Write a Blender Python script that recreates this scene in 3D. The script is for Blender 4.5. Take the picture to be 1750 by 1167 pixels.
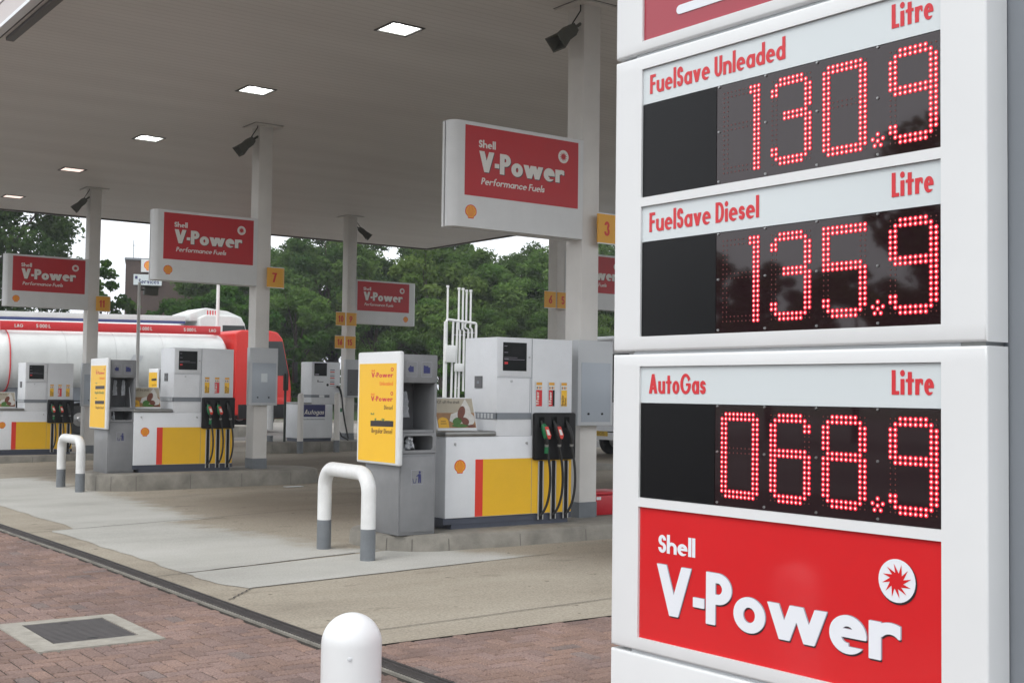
import bpy, bmesh, math, random
import numpy as np
from mathutils import Vector, Matrix
from mathutils.geometry import tessellate_polygon

for o in list(bpy.data.objects):
    bpy.data.objects.remove(o)
scene = bpy.context.scene
COL = scene.collection
R = math.radians

# ------------------------------------------------------------------ camera
cam_d = bpy.data.cameras.new('camera')
cam = bpy.data.objects.new('camera', cam_d)
COL.objects.link(cam)
yaw, pitch, roll = 0.93826, 0.042334, -0.013014
fw = Vector((math.cos(yaw)*math.cos(pitch), math.sin(yaw)*math.cos(pitch), math.sin(pitch)))
rt = Vector((math.sin(yaw), -math.cos(yaw), 0))
dn = fw.cross(rt)
r2 = rt*math.cos(roll) + dn*math.sin(roll)
d2 = -rt*math.sin(roll) + dn*math.cos(roll)
m = Matrix.Identity(4)
for i in range(3):
    m[i][0] = r2[i]; m[i][1] = -d2[i]; m[i][2] = -fw[i]
m[2][3] = 1.62
cam.matrix_world = m
cam_d.sensor_fit = 'HORIZONTAL'
cam_d.sensor_width = 36.0
cam_d.lens = 2109.7/1750*36.0
cam_d.clip_start = 0.05
cam_d.clip_end = 3000
scene.camera = cam

# ------------------------------------------------------------------ light
SUN_AZ, SUN_EL = R(200), R(52)      # direction towards the sun, from +X anticlockwise
w = bpy.data.worlds.new('World'); scene.world = w; w.use_nodes = True
nt = w.node_tree; nt.nodes.clear()
sky = nt.nodes.new('ShaderNodeTexSky'); sky.sky_type = 'NISHITA'
sky.sun_disc = False; sky.sun_elevation = SUN_EL
sky.sun_rotation = math.pi/2 - SUN_AZ
sky.air_density = 1.0; sky.dust_density = 6.0; sky.ozone_density = 1.0
hs = nt.nodes.new('ShaderNodeHueSaturation'); hs.inputs['Saturation'].default_value = 0.15; hs.inputs['Value'].default_value = .45
# a closed white cloud deck over the clear sky
cl = nt.nodes.new('ShaderNodeMix'); cl.data_type = 'RGBA'; cl.blend_type = 'ADD'; cl.inputs[0].default_value = 1.0; cl.inputs[7].default_value = (7.6, 7.9, 8.25, 1)
bg = nt.nodes.new('ShaderNodeBackground'); bg.inputs['Strength'].default_value = 0.15
wo = nt.nodes.new('ShaderNodeOutputWorld')
nt.links.new(sky.outputs[0], hs.inputs['Color']); nt.links.new(hs.outputs[0], cl.inputs[6]); nt.links.new(cl.outputs[2], bg.inputs['Color'])
nt.links.new(bg.outputs[0], wo.inputs['Surface'])
sun_d = bpy.data.lights.new('sun', 'SUN'); sun_d.energy = 0.9; sun_d.angle = R(25); sun_d.color = (1, .97, .92)
sun = bpy.data.objects.new('sun', sun_d); COL.objects.link(sun)
sd = Vector((math.cos(SUN_EL)*math.cos(SUN_AZ), math.cos(SUN_EL)*math.sin(SUN_AZ), math.sin(SUN_EL)))
sun.rotation_euler = sd.to_track_quat('Z', 'Y').to_euler()
scene.view_settings.view_transform = 'Standard'
scene.view_settings.look = 'None'
scene.view_settings.exposure = 0.0
scene.view_settings.gamma = 1.0
scene.render.engine = 'CYCLES'

# ------------------------------------------------------------------ materials
def srgb(r, g, b):
    f = lambda c: (c/255/12.92) if c/255 <= .04045 else ((c/255+.055)/1.055)**2.4
    return (f(r), f(g), f(b))
MATS = {}
def mat(name, col, rough=.5, var=.0, scale=3.0, metal=0.0, bump=0.0, bscale=40.0, spec=.5, emit=None, estr=1.0, coat=0.0, dirt=0.0):
    if name in MATS: return MATS[name]
    m = bpy.data.materials.new(name); m.use_nodes = True; MATS[name] = m
    nt = m.node_tree; b = nt.nodes['Principled BSDF']
    b.inputs['Base Color'].default_value = (*col, 1); b.inputs['Roughness'].default_value = rough
    b.inputs['Metallic'].default_value = metal; b.inputs['Specular IOR Level'].default_value = spec
    b.inputs['Coat Weight'].default_value = coat
    if emit:
        b.inputs['Emission Color'].default_value = (*emit, 1); b.inputs['Emission Strength'].default_value = estr
    if var or dirt or bump:
        tc = nt.nodes.new('ShaderNodeTexCoord')
    if var or dirt:
        n1 = nt.nodes.new('ShaderNodeTexNoise'); n1.inputs['Scale'].default_value = scale; n1.inputs['Detail'].default_value = 8; n1.inputs['Roughness'].default_value = .65
        nt.links.new(tc.outputs['Object'], n1.inputs['Vector'])
        cr = nt.nodes.new('ShaderNodeValToRGB')
        cr.color_ramp.elements[0].position = .3; cr.color_ramp.elements[1].position = .7
        a = max(0, 1-var-dirt); c1 = tuple(x*a for x in col); c2 = tuple(min(1, x*(1+var*.6)) for x in col)
        cr.color_ramp.elements[0].color = (*c1, 1); cr.color_ramp.elements[1].color = (*c2, 1)
        nt.links.new(n1.outputs['Fac'], cr.inputs['Fac']); nt.links.new(cr.outputs['Color'], b.inputs['Base Color'])
        mr = nt.nodes.new('ShaderNodeMapRange'); mr.inputs['To Min'].default_value = max(.02, rough-.08); mr.inputs['To Max'].default_value = min(1, rough+.12)
        nt.links.new(n1.outputs['Fac'], mr.inputs['Value']); nt.links.new(mr.outputs['Result'], b.inputs['Roughness'])
    if bump:
        n2 = nt.nodes.new('ShaderNodeTexNoise'); n2.inputs['Scale'].default_value = bscale; n2.inputs['Detail'].default_value = 6
        nt.links.new(tc.outputs['Object'], n2.inputs['Vector'])
        bp = nt.nodes.new('ShaderNodeBump'); bp.inputs['Strength'].default_value = bump; bp.inputs['Distance'].default_value = .01
        nt.links.new(n2.outputs['Fac'], bp.inputs['Height']); nt.links.new(bp.outputs['Normal'], b.inputs['Normal'])
    return m

WHITE = mat('white_paint', (.70, .715, .725), .35, .03, 2.0)
WHITE2 = mat('white_enamel', (.74, .76, .79), .3, .05, 2.5, dirt=.03)
SIGNWHITE = mat('sign_white', (.66, .67, .67), .4, .06, 1.6, dirt=.03)
COLW = mat('column_paint', (.68, .66, .63), .5, .06, 1.5, dirt=.05)
HEADER = mat('header_panel', (.61, .66, .68), .16, .02, 2.0)
REDP = mat('red_panel', (.62, .020, .024), .10, .05, 1.5)
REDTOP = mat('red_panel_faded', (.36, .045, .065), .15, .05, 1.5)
REDSIGN = mat('red_sign', (.46, .008, .014), .4, .06, 1.2)
REDTXT = mat('red_lettering', (.60, .030, .040), .4)
YEL = mat('yellow_paint', (.80, .46, .010), .4, .06, 1.5)
YELBOARD = mat('yellow_board', (.86, .50, .02), .35, .03, 1.5)
REDSTR = mat('red_stripe', (.70, .035, .015), .4, .04, 1.5)
NUMY = mat('number_yellow', (.74, .36, .025), .4, .06, 3)
BLACKGLASS = mat('display_glass', (.018, .008, .010), .03, spec=.72)  # black glass; the LED glow is put into its reddish base colour
BLACKBLANK = mat('blank_black', (.007, .007, .008), .25, spec=.22)
BLACK = mat('black_plastic', (.011, .011, .012), .5, .2, 6, spec=.25)
RUBBER = mat('black_rubber', (.014, .014, .014), .55)
GREY = mat('grey_cabinet', (.22, .225, .235), .45, .12, 2.5, bump=.05, bscale=90, dirt=.06)
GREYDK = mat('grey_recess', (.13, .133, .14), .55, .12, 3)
GREYFOOT = mat('grey_foot_paint', (.16, .175, .19), .5, .12, 5, dirt=.08)
NAVY = mat('navy_plinth', (.060, .068, .095), .5, .15, 4)
STEEL = mat('steel', (.45, .45, .45), .3, .1, 6, metal=1)
STEELDK = mat('worktop_steel', (.30, .30, .29), .35, .15, 5, metal=.7)
SCREEN = mat('screen', (.005, .006, .006), .10, spec=.15)
CASEGREY = mat('case_grey', (.50, .52, .54), .4, .04, 3)
CASEGLASS = mat('case_panel', (.37, .41, .46), .22)
SPINE = mat('spine_grey', (.20, .22, .245), .5, .06, 2)
TXTDK = mat('dark_lettering', (.022, .016, .020), .4)
TXTGREY = mat('bevel_lettering', (.30, .27, .33), .4)
TXTBR = mat('brown_lettering', (.10, .03, .01), .5)
TXTW = mat('white_lettering', (.74, .77, .82), .35)
TXTWS = mat('sign_lettering', (.70, .68, .64), .4)
ORANGE_TXT = mat('orange_lettering', (.80, .14, .02), .5)
GREENP = mat('green_plastic', (.005, .14, .045), .35)
BLUEP = mat('blue_sticker', (.018, .022, .12), .4)
NUMRED = mat('number_red', (.60, .03, .012), .4)
PECTY = mat('emblem_yellow', (.86, .38, .02), .35)
PECTR = mat('emblem_red', (.66, .03, .015), .35)
LEDCORE = mat('led_core', (.2, .02, .02), .3, emit=(1.0, .56, .58), estr=1.9)
LEDRED = mat('led_halo', (.3, .01, .02), .3, emit=(1.0, .010, .040), estr=.80)  # glowing red disc round each lit LED, standing in for its bloom
LEDOFF = mat('led_off', (.16, .035, .03), .3)
SPEAK = mat('speaker_grey', (.085, .088, .075), .5, .15, 5)
LAMP = mat('lamp_pane', (.8, .8, .8), .4, emit=(.95, 1.0, .93), estr=2.6)
LAMPWARM = mat('lamp_pane_warm', (.8, .7, .65), .4, emit=(1.0, .80, .72), estr=1.0)
BULB = mat('lamp_bulb', (.8, .8, .8), .4, emit=(1, 1, 1), estr=14)
HOOPW = mat('barrier_white', (.72, .73, .73), .4, .05, 7, bump=.06, bscale=35, dirt=.07)
KJOINT = mat('kerb_joint', (.11, .10, .09), .9, .2, 8)
FRAMEC = mat('frame_concrete', (.33, .31, .27), .9, .2, 9, bump=.4, bscale=80, dirt=.08)
SLOTST = mat('slot_edge', (.50, .50, .49), .35, .08, 6, metal=.3)
PICTO = mat('pictogram_frame', (.34, .35, .40), .5)
LIDM = mat('lid_steel', (.105, .098, .098), .6, .2, 9, metal=.2)
LIDG = mat('lid_groove', (.035, .032, .032), .7)
KERB = mat('kerb_concrete', (.25, .235, .205), .85, .25, 3.5, bump=.35, bscale=60, dirt=.1)
CASTIRON = mat('cast_iron', (.060, .054, .053), .6, .25, 9, metal=.2)
REDPL = mat('red_plastic', (.45, .012, .022), .4, .08, 4)
BAG = mat('plastic_bag', (.50, .52, .55), .25, .1, 12, bump=.5, bscale=25)
TANKW = mat('tank_white', (.66, .68, .67), .38, .06, 1.1, dirt=.08)
TANKRED = mat('tank_red', (.62, .03, .035), .35, .06, 1)
CABRED = mat('cab_red', (.58, .024, .018), .38, .04, 1)
TYRE = mat('tyre', (.015, .015, .015), .8, .2, 6)
GLASSDK = mat('vehicle_glass', (.015, .02, .02), .06)
BRICKDK = mat('dark_brick_wall', (.075, .050, .042), .85, .3, 1.5)
GREENPOST = mat('dark_green_post', (.012, .022, .014), .5, .2, 5)
PLATEY = mat('number_plate_yellow', (.60, .38, .02), .4)
POLEW = mat('pole_white', (.70, .71, .70), .45, .06, 3)

# ------------------------------------------------------------------ ground height of the forecourt
def gz(x, y):
    if y <= 12: return 0.0
    ty = min(y-12, 18)/17 - max(0, min(y-30, 12))*.055
    tx = min(max(x, 3), 20)
    return ty*(-.06 + .0155*(tx-7))

# ------------------------------------------------------------------ mesh builder
class MB:
    def __init__(s): s.v = []; s.f = []; s.m = []; s.mats = []
    def mi(s, m):
        if m not in s.mats: s.mats.append(m)
        return s.mats.index(m)
    def add(s, vs, fs, m):
        b = len(s.v); s.v += [tuple(p) for p in vs]; k = s.mi(m)
        for f in fs: s.f.append(tuple(b+i for i in f)); s.m.append(k)
        return s
    def box(s, x0, x1, y0, y1, z0, z1, m):
        vs = [(x0,y0,z0),(x1,y0,z0),(x1,y1,z0),(x0,y1,z0),(x0,y0,z1),(x1,y0,z1),(x1,y1,z1),(x0,y1,z1)]
        return s.add(vs, [(3,2,1,0),(4,5,6,7),(0,1,5,4),(1,2,6,5),(2,3,7,6),(3,0,4,7)], m)
    def prism(s, pts, o, u, v, d, m):       # 2D outline extruded along d
        o, u, v, d = map(Vector, (o, u, v, d)); n = len(pts)
        if u.cross(v).dot(d) < 0: pts = pts[::-1]
        a = [o+u*p[0]+v*p[1] for p in pts]; b = [p+d for p in a]
        fs = [tuple(reversed(range(n))), tuple(range(n, 2*n))] + [(i, (i+1) % n, n+(i+1) % n, n+i) for i in range(n)]
        return s.add(a+b, fs, m)
    def flat(s, pts, o, u, v, m):
        o, u, v = map(Vector, (o, u, v))
        return s.add([o+u*p[0]+v*p[1] for p in pts], [tuple(range(len(pts)))], m)
    def tube(s, pts, r, m, n=12, cap=True):
        pts = [Vector(p) for p in pts]; rs = r if isinstance(r, (list, tuple)) else [r]*len(pts)
        vs = []; prev = None
        for i, p in enumerate(pts):
            t = (pts[min(i+1, len(pts)-1)]-pts[max(i-1, 0)]).normalized()
            if prev is None:
                a = Vector((0, 0, 1)) if abs(t.z) < .9 else Vector((1, 0, 0)); prev = t.cross(a).normalized()
            nrm = (prev-t*prev.dot(t)).normalized(); prev = nrm; bn = t.cross(nrm)
            for k in range(n):
                an = 2*math.pi*k/n; vs.append(p+(nrm*math.cos(an)+bn*math.sin(an))*rs[i])
        fs = []
        for i in range(len(pts)-1):
            for k in range(n):
                fs.append((i*n+k, i*n+(k+1) % n, (i+1)*n+(k+1) % n, (i+1)*n+k))
        if cap:
            fs.append(tuple(reversed(range(n)))); fs.append(tuple(range((len(pts)-1)*n, len(pts)*n)))
        return s.add(vs, fs, m)
    def lathe(s, prof, c, m, n=32):
        vs = []; fs = []
        for (r, z) in prof:
            for k in range(n):
                a = 2*math.pi*k/n; vs.append((c[0]+r*math.cos(a), c[1]+r*math.sin(a), c[2]+z))
        for i in range(len(prof)-1):
            for k in range(n): fs.append((i*n+k, i*n+(k+1) % n, (i+1)*n+(k+1) % n, (i+1)*n+k))
        fs.append(tuple(range((len(prof)-1)*n, len(prof)*n)))
        return s.add(vs, fs, m)
    def build(s, name, parent=None, bevel=0.0, seg=2, smooth=False, loc=None):
        me = bpy.data.meshes.new(name); me.from_pydata(s.v, [], s.f)
        for mm in s.mats: me.materials.append(mm)
        me.polygons.foreach_set('material_index', s.m); me.update()
        if bevel:
            bm = bmesh.new(); bm.from_mesh(me)
            bmesh.ops.remove_doubles(bm, verts=bm.verts, dist=1e-5)
            es = [e for e in bm.edges if len(e.link_faces) == 2 and e.calc_face_angle(0) > R(30)]
            bmesh.ops.bevel(bm, geom=es, offset=bevel, segments=seg, affect='EDGES', clamp_overlap=True, profile=.5)
            bm.to_mesh(me); bm.free()
        if smooth or bevel:
            me.shade_smooth(); me.set_sharp_from_angle(angle=R(35 if not bevel else 32))
        o = bpy.data.objects.new(name, me); COL.objects.link(o)
        if parent: o.parent = parent
        if loc: o.location = loc
        return o

def tag(o, label=None, cat=None, group=None, kind=None):
    if label: o['label'] = label
    if cat: o['category'] = cat
    if group: o['group'] = group
    if kind: o['kind'] = kind
    return o
def thing(name, label, cat, loc, rotz=0.0, group=None):
    o = bpy.data.objects.new(name, None); COL.objects.link(o)
    o.location = loc; o.rotation_euler = (0, 0, rotz); o.empty_display_size = .1
    return tag(o, label, cat, group)
def copy_tree(o, parent=None):
    c = o.copy(); COL.objects.link(c)
    if parent: c.parent = parent
    for ch in list(o.children): copy_tree(ch, c)
    return c

# ------------------------------------------------------------------ lettering drawn from signed distances
RES = 90
_gl = {}
def glyph(ch, w, h, c):
    key = (ch, round(w, 3), round(h, 3), round(c, 3))
    if key in _gl: return _gl[key]
    xs = np.arange(-.25, 1.75, 1/RES); ys = np.arange(-.4, 1.2, 1/RES)
    X, Y = np.meshgrid(xs, ys)
    box = lambda a, b, d, e: np.maximum(np.maximum(a-X, X-b), np.maximum(d-Y, Y-e))
    ell = lambda cx, cy, rx, ry: (np.sqrt(((X-cx)/rx)**2+((Y-cy)/ry)**2)-1)*min(rx, ry)
    def ring(cx, cy, rx, ry): return np.maximum(ell(cx, cy, rx, ry), -ell(cx, cy, max(rx-w, .01), max(ry-h, .01)))
    U = lambda *a: np.minimum.reduce(a)
    I = lambda *a: np.maximum.reduce(a)
    def poly(*p):
        out = None; n = len(p)
        ar = sum(p[i][0]*p[(i+1) % n][1]-p[(i+1) % n][0]*p[i][1] for i in range(n))
        for i in range(n):
            (x0, y0), (x1, y1) = p[i], p[(i+1) % n]; L = math.hypot(x1-x0, y1-y0) or 1
            dd = ((y1-y0)*(X-x0)-(x1-x0)*(Y-y0))/L*(1 if ar > 0 else -1)
            out = dd if out is None else np.maximum(out, dd)
        return out
    def vee(x0, W, H):
        ws = w*1.12; t = (W/2-ws)/(W/2-w/2)
        return I(poly((x0, H), (x0+W, H), (x0+W/2+w/2, 0), (x0+W/2-w/2, 0)), -poly((x0+ws, H+.001), (x0+W-ws, H+.001), (x0+W/2, H*(1-t))))
    def ess(H, rx):
        ry = (H+h)/4; r1 = ring(rx, H-ry, rx*.96, ry); r0 = ring(rx, ry, rx, ry)
        a = I(r1, -box(rx, 9, -9, H-ry-.0)); b = I(r0, -box(-9, rx, ry, 9))
        return U(a, b)
    xh = .64; rx = .335*c; r = rx
    rx = max(rx, w*1.15); D = 2*rx
    O = ring(rx, xh/2, rx, xh/2+.012)
    if ch == 'o': s, a = O, D
    elif ch == 'a': s, a = U(O, box(D-w, D, 0, xh)), D
    elif ch == 'd': s, a = U(O, box(D-w, D, 0, 1.06)), D
    elif ch == 'g':
        k = I(ring(rx, -.02, rx, .30), box(-9, 9, -9, 0), -box(-9, rx*.6, -.12, 9)); s, a = U(O, box(D-w, D, -.03, xh), k), D
    elif ch == 'c': s, a = I(O, -poly((rx*1.1, xh/2), (D*1.5, xh*1.05), (D*1.5, -xh*.05))), D*.9
    elif ch == 'e':
        bar = box(w*.4, D-w*.25, .27, .27+h*.78); s = U(I(O, -box(rx*1.05, 9, .12, .272)), bar); a = D
    elif ch in 'un':
        cy = xh-rx*1.0 if rx < xh*.6 else xh*.5
        cy = max(.30, cy)
        s = U(I(ring(rx, cy, rx, xh-cy+.012), box(-9, 9, cy, 9)), box(0, w, 0, cy+.01) if ch == 'n' else box(0, w, 0, cy+.01), box(D-w, D, 0, cy+.01))
        if ch == 'n': s = U(s, box(0, w, 0, xh))
        if ch == 'u':
            cy = xh-cy; s = U(I(ring(rx, cy, rx, cy+.012), box(-9, 9, -9, cy)), box(0, w, cy-.01, xh), box(D-w, D, 0, xh))
        a = D
    elif ch == 'h':
        cy = .34; s = U(I(ring(rx, cy, rx, xh-cy+.012), box(-9, 9, cy, 9)), box(0, w, 0, 1.06), box(D-w, D, 0, cy+.01)); a = D
    elif ch == 'm':
        q = rx*.86; q = max(q, w); cy = .36
        f = lambda x0: U(I(ring(x0+q, cy, q, xh-cy+.012), box(-9, 9, cy, 9)), box(x0+2*q-w, x0+2*q, 0, cy+.01))
        s = U(f(0), f(2*q-w), box(0, w, 0, xh)); a = 4*q-w
    elif ch == 'r':
        s = U(box(0, w, 0, xh), I(ring(rx*1.1, xh*.5, rx*1.1, xh*.5+.012), box(w*.5, rx*1.62, xh*.62, 9))); a = rx*1.6
    elif ch == 's': q = max(.235*c, w*1.0); s, a = ess(xh+.02, q), 2*q
    elif ch == 'S': q = max(.27*c, w*1.05); s, a = ess(1.01, q), 2*q
    elif ch == 't': q = .10*c+.03; s, a = U(box(q, q+w, 0, .92), box(0, 2*q+w, xh-h*.85, xh)), 2*q+w
    elif ch == 'f':
        q = .09*c+.02; k = I(ring(q+w+.10*c, .82, w+.10*c, .25), box(-9, q+w+.16*c, .80, 9)); s, a = U(box(q, q+w, 0, .83), k, box(0, 2*q+w, xh-h*.85, xh)), 2*q+w+.04
    elif ch == 'i': s, a = U(box(0, w, 0, xh), ell(w/2, .87, w*.58, min(.13, w*.62+.03))), w
    elif ch == 'l': s, a = box(0, w, 0, 1.06), w
    elif ch == 'v': W = .58*c+w*.3; s, a = vee(0, W, xh), W
    elif ch == 'V': W = .80*c+w*.15; s, a = vee(0, W, 1.0), W
    elif ch == 'y': W = .58*c+w*.3; s, a = U(vee(0, W, xh), poly((W/2-w*.5, .0), (W/2+w*.5, .0), (W/2-w*.3, -.3), (W/2-w*1.3, -.3))), W
    elif ch == 'w': W = .60*c+w*.42; s, a = U(vee(0, W, xh), vee(W-w*.98, W, xh)), 2*W-w*.98
    elif ch == 'A':
        W = .80*c+w*.15; Y0 = Y; Y = 1-Y0; s = vee(0, W, 1.0); Y = Y0; s = U(s, box(W*.24, W*.76, .2, .2+h*.8)); a = W
    elif ch in 'PRD':
        lo = 0 if ch == 'D' else .40; q = (1-lo)/2; x1 = w+.05*c; rr = .31*c if ch != 'D' else .38*c; rr = max(rr, w*1.12)
        out = U(box(0, x1, lo, 1), I(ell(x1, lo+q, rr, q), box(x1-.01, 9, -9, 9)))
        inn = U(box(w, x1, lo+h, 1-h), I(ell(x1, lo+q, rr-w, q-h), box(x1-.01, 9, -9, 9))) if x1 > w else I(ell(x1, lo+q, max(rr-w, .02), q-h), box(w, 9, -9, 9))
        s = I(out, -inn)
        if ch != 'D': s = U(s, box(0, w, 0, 1))
        a = x1+rr
        if ch == 'R': s = U(s, poly((x1-w*.4, .45), (x1+w*.7, .45), (a+.02, 0), (a-w*1.15, 0)))
    elif ch == 'F': W = .46*c+w*.2; s, a = U(box(0, w, 0, 1), box(0, W, 1-h, 1), box(0, W*.92, .44, .44+h)), W
    elif ch == 'E': W = .46*c+w*.2; s, a = U(box(0, w, 0, 1), box(0, W, 1-h, 1), box(0, W*.92, .42, .42+h), box(0, W, 0, h)), W
    elif ch == 'L': W = .50*c+w*.2; s, a = U(box(0, w, 0, 1), box(0, W, 0, h)), W
    elif ch == 'T': W = .54*c+w*.3; s, a = U(box(W/2-w/2, W/2+w/2, 0, 1), box(0, W, 1-h, 1)), W
    elif ch == 'H': W = .60*c+w*.4; s, a = U(box(0, w, 0, 1), box(W-w, W, 0, 1), box(0, W, .5-h/2, .5+h/2)), W
    elif ch in 'KX':
        W = .66*c+w*.2
        s = U(poly((0, 0), (w*1.1, 0), (W, 1), (W-w*1.1, 1)), poly((W-w*1.1, 0), (W, 0), (w*1.1, 1), (0, 1))) if ch == 'X' else U(box(0, w, 0, 1), poly((w*.5, .42), (w*1.2, .30), (W, 1), (W-w*1.2, 1)), poly((w*.9, .45), (w*1.7, .72), (W+.03, 0), (W-w*1.2, 0)))
        a = W
    elif ch in 'UJ':
        q = .31*c; q = max(q, w*1.1); cy = .34; s = U(I(ring(q, cy, q, cy+.012), box(-9, 9, -9, cy)), box(0, w, cy-.01, 1), box(2*q-w, 2*q, cy-.01, 1)); a = 2*q
    elif ch in 'OG0':
        q = (.50 if ch != '0' else .33)*c; q = max(q, w*1.2); s = ring(q, .5, q, .512); a = 2*q
        if ch == 'G': s = U(I(s, -poly((q*1.1, .52), (q*3, 1.05), (q*3, .46), (q*1.1, .46))), box(q*1.05, 2*q-w*.1, .40, .40+h*.85)); s = I(s, box(-9, 2*q, -9, 9))
    elif ch == '1': s, a = U(box(.16*c, .16*c+w, 0, 1), poly((0, .78), (.16*c+w*.5, 1), (.16*c+w*.5, .80), (0, .62))), .16*c+w+.03
    elif ch == '3':
        q = max(.27*c, w*1.2); u1 = ring(q, .74, q*.92, .272); l1 = ring(q, .29, q, .302); s = U(I(u1, -box(-9, q, -9, .74)), I(l1, -box(-9, q, .29, 9))); a = 2*q
    elif ch == '5':
        q = max(.29*c, w*1.2); l1 = ring(q, .32, q, .332); s = U(I(l1, -box(-9, q*.62, .24, .50)), box(w*.25, 2*q*.92, 1-h, 1), poly((w*.3, 1), (w*1.25, 1), (w*1.15, .52), (w*.12, .50))); a = 2*q
    elif ch in '69':
        q = max(.30*c, w*1.2); Y0 = Y; X0 = X
        if ch == '9': Y = 1-Y0; X = 2*q-X0
        s = U(ring(q, .32, q, .332), poly((w*.1, .42), (q+w*.25, 1), (q+w*1.35, 1), (w*1.1, .30))); X, Y = X0, Y0; a = 2*q
    elif ch == '7': W = .54*c+w*.2; s, a = U(box(0, W, 1-h, 1), poly((W*.12, 0), (W*.12+w*1.1, 0), (W, 1), (W-w*1.15, 1))), W
    elif ch == '8': q = max(.28*c, w*1.2); s, a = U(ring(q, .74, q*.9, .272), ring(q, .29, q, .302)), 2*q
    elif ch == '4': W = .62*c; s, a = U(box(W*.6, W*.6+w, 0, 1), box(0, W+w*.2, .22, .22+h), poly((0, .22), (w*1.1, .22), (W*.6+w, 1), (W*.6-w*.1, 1))), W+w*.2
    elif ch == '2': W = .56*c; q = W/2; s, a = U(I(ring(q, .70, q, .312), -box(-9, q*1.2, -9, .70)), box(0, W, 0, h), poly((0, h*.6), (w*1.2, h*.6), (W, .68), (W-w, .62))), W
    elif ch == '-': s, a = box(0, .26*c, .27, .27+h), .26*c
    else: s, a = box(5, 6, 5, 6), .26*c
    loops = contours(s, xs, ys)
    _gl[key] = (loops, a); return _gl[key]

def contours(S, xs, ys):
    S = S+1e-7; segs = {}
    ny, nx = S.shape; inside = S < 0
    q = inside[:-1, :-1]*1+inside[:-1, 1:]*2+inside[1:, 1:]*4+inside[1:, :-1]*8
    jj, ii = np.nonzero((q > 0) & (q < 15))
    def pt(e):
        (i, j, d) = e; a = S[j, i]; b = S[j, i+1] if d == 0 else S[j+1, i]; t = a/(a-b)
        return (xs[i]+t/RES, ys[j]) if d == 0 else (xs[i], ys[j]+t/RES)
    T = {1: [(3, 0)], 2: [(0, 1)], 3: [(3, 1)], 4: [(1, 2)], 5: [(3, 2), (1, 0)], 6: [(0, 2)], 7: [(3, 2)], 8: [(2, 3)], 9: [(2, 0)], 10: [(0, 3), (2, 1)], 11: [(2, 1)], 12: [(1, 3)], 13: [(1, 0)], 14: [(0, 3)]}
    for j, i in zip(jj, ii):
        E = [(i, j, 0), (i+1, j, 1), (i, j+1, 0), (i, j, 1)]
        for a, b in T[q[j, i]]: segs[E[a]] = E[b]
    loops = []
    while segs:
        st = next(iter(segs)); cur = st; L = []
        while cur in segs:
            L.append(pt(cur)); cur = segs.pop(cur)
        if len(L) > 5: loops.append(simplify(L, .0022))
    return [l for l in loops if len(l) > 2]
def simplify(L, eps):
    P = np.array(L)
    def rdp(a, b):
        if b <= a+1: return []
        d = P[b]-P[a]; n = math.hypot(*d) or 1e-9
        dist = np.abs(d[0]*(P[a+1:b, 1]-P[a, 1])-d[1]*(P[a+1:b, 0]-P[a, 0]))/n if n > 1e-6 else np.hypot(*(P[a+1:b]-P[a]).T)
        k = int(np.argmax(dist))
        if dist[k] < eps: return []
        k += a+1; return rdp(a, k)+[k]+rdp(k, b)
    far = int(np.argmax(((P-P[0])**2).sum(1))); idx = [0]+rdp(0, far)+[far]
    P2 = P; n = len(P); P = np.vstack([P2, P2[:1]]); idx += rdp(far, n)
    return [tuple(P2[i]) for i in idx]
def layout(txt, w, h, c, track):
    x = 0; out = []
    for ch in txt:
        if ch == ' ': x += .30*c; continue
        loops, a = glyph(ch, w, h, c); out.append((loops, x)); x += a+track
    return out, x-track
def text(mb, txt, o, u, v, H, m, fit=None, w=.19, h=.17, c=.85, track=.07, slant=0.0, align='l'):
    if fit:
        for _ in range(4):
            _, W = layout(txt, w, h, c, track); c = max(.3, c*(1+1.2*(fit/H/W-1)))
            c = round(c, 2)
    out, W = layout(txt, w, h, c, track); sx = (fit/H/W) if fit else 1.0
    o, u, v = Vector(o), Vector(u), Vector(v); W *= sx
    off = 0 if align == 'l' else (-W if align == 'r' else -W/2)
    for loops, x in out:
        vl = [[Vector((p[0], p[1], 0)) for p in l] for l in loops]
        if not vl: continue
        for grp in groups(vl):
          tris = tessellate_polygon(grp); flat = [p for l in grp for p in l]
          vs = [o+u*(((p.x+x)*sx+slant*p.y+off)*H)+v*(p.y*H) for p in flat]
          nrm = u.cross(v); fs = []
          for t in tris:
            a, b, cc = (vs[i] for i in t)
            fs.append(tuple(t) if (b-a).cross(cc-a).dot(nrm) > 0 else tuple(reversed(t)))
          mb.add(vs, fs, m)
def groups(vl):
    def inside(p, L):
        r = False; n = len(L)
        for i in range(n):
            a, b = L[i], L[(i+1) % n]
            if (a.y > p.y) != (b.y > p.y) and p.x < (b.x-a.x)*(p.y-a.y)/(b.y-a.y)+a.x: r = not r
        return r
    depth = [sum(inside(L[0], M_) for j, M_ in enumerate(vl) if j != i) for i, L in enumerate(vl)]
    out = [[L] for i, L in enumerate(vl) if depth[i] % 2 == 0]
    for i, L in enumerate(vl):
        if depth[i] % 2:
            for g_ in out:
                if inside(L[0], g_[0]): g_.append(L); break
    return out
def disc(mb, o, u, v, r, m, n=20, ry=None):
    mb.flat([(r*math.cos(2*math.pi*k/n), (ry or r)*math.sin(2*math.pi*k/n)) for k in range(n)], o, u, v, m)
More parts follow.
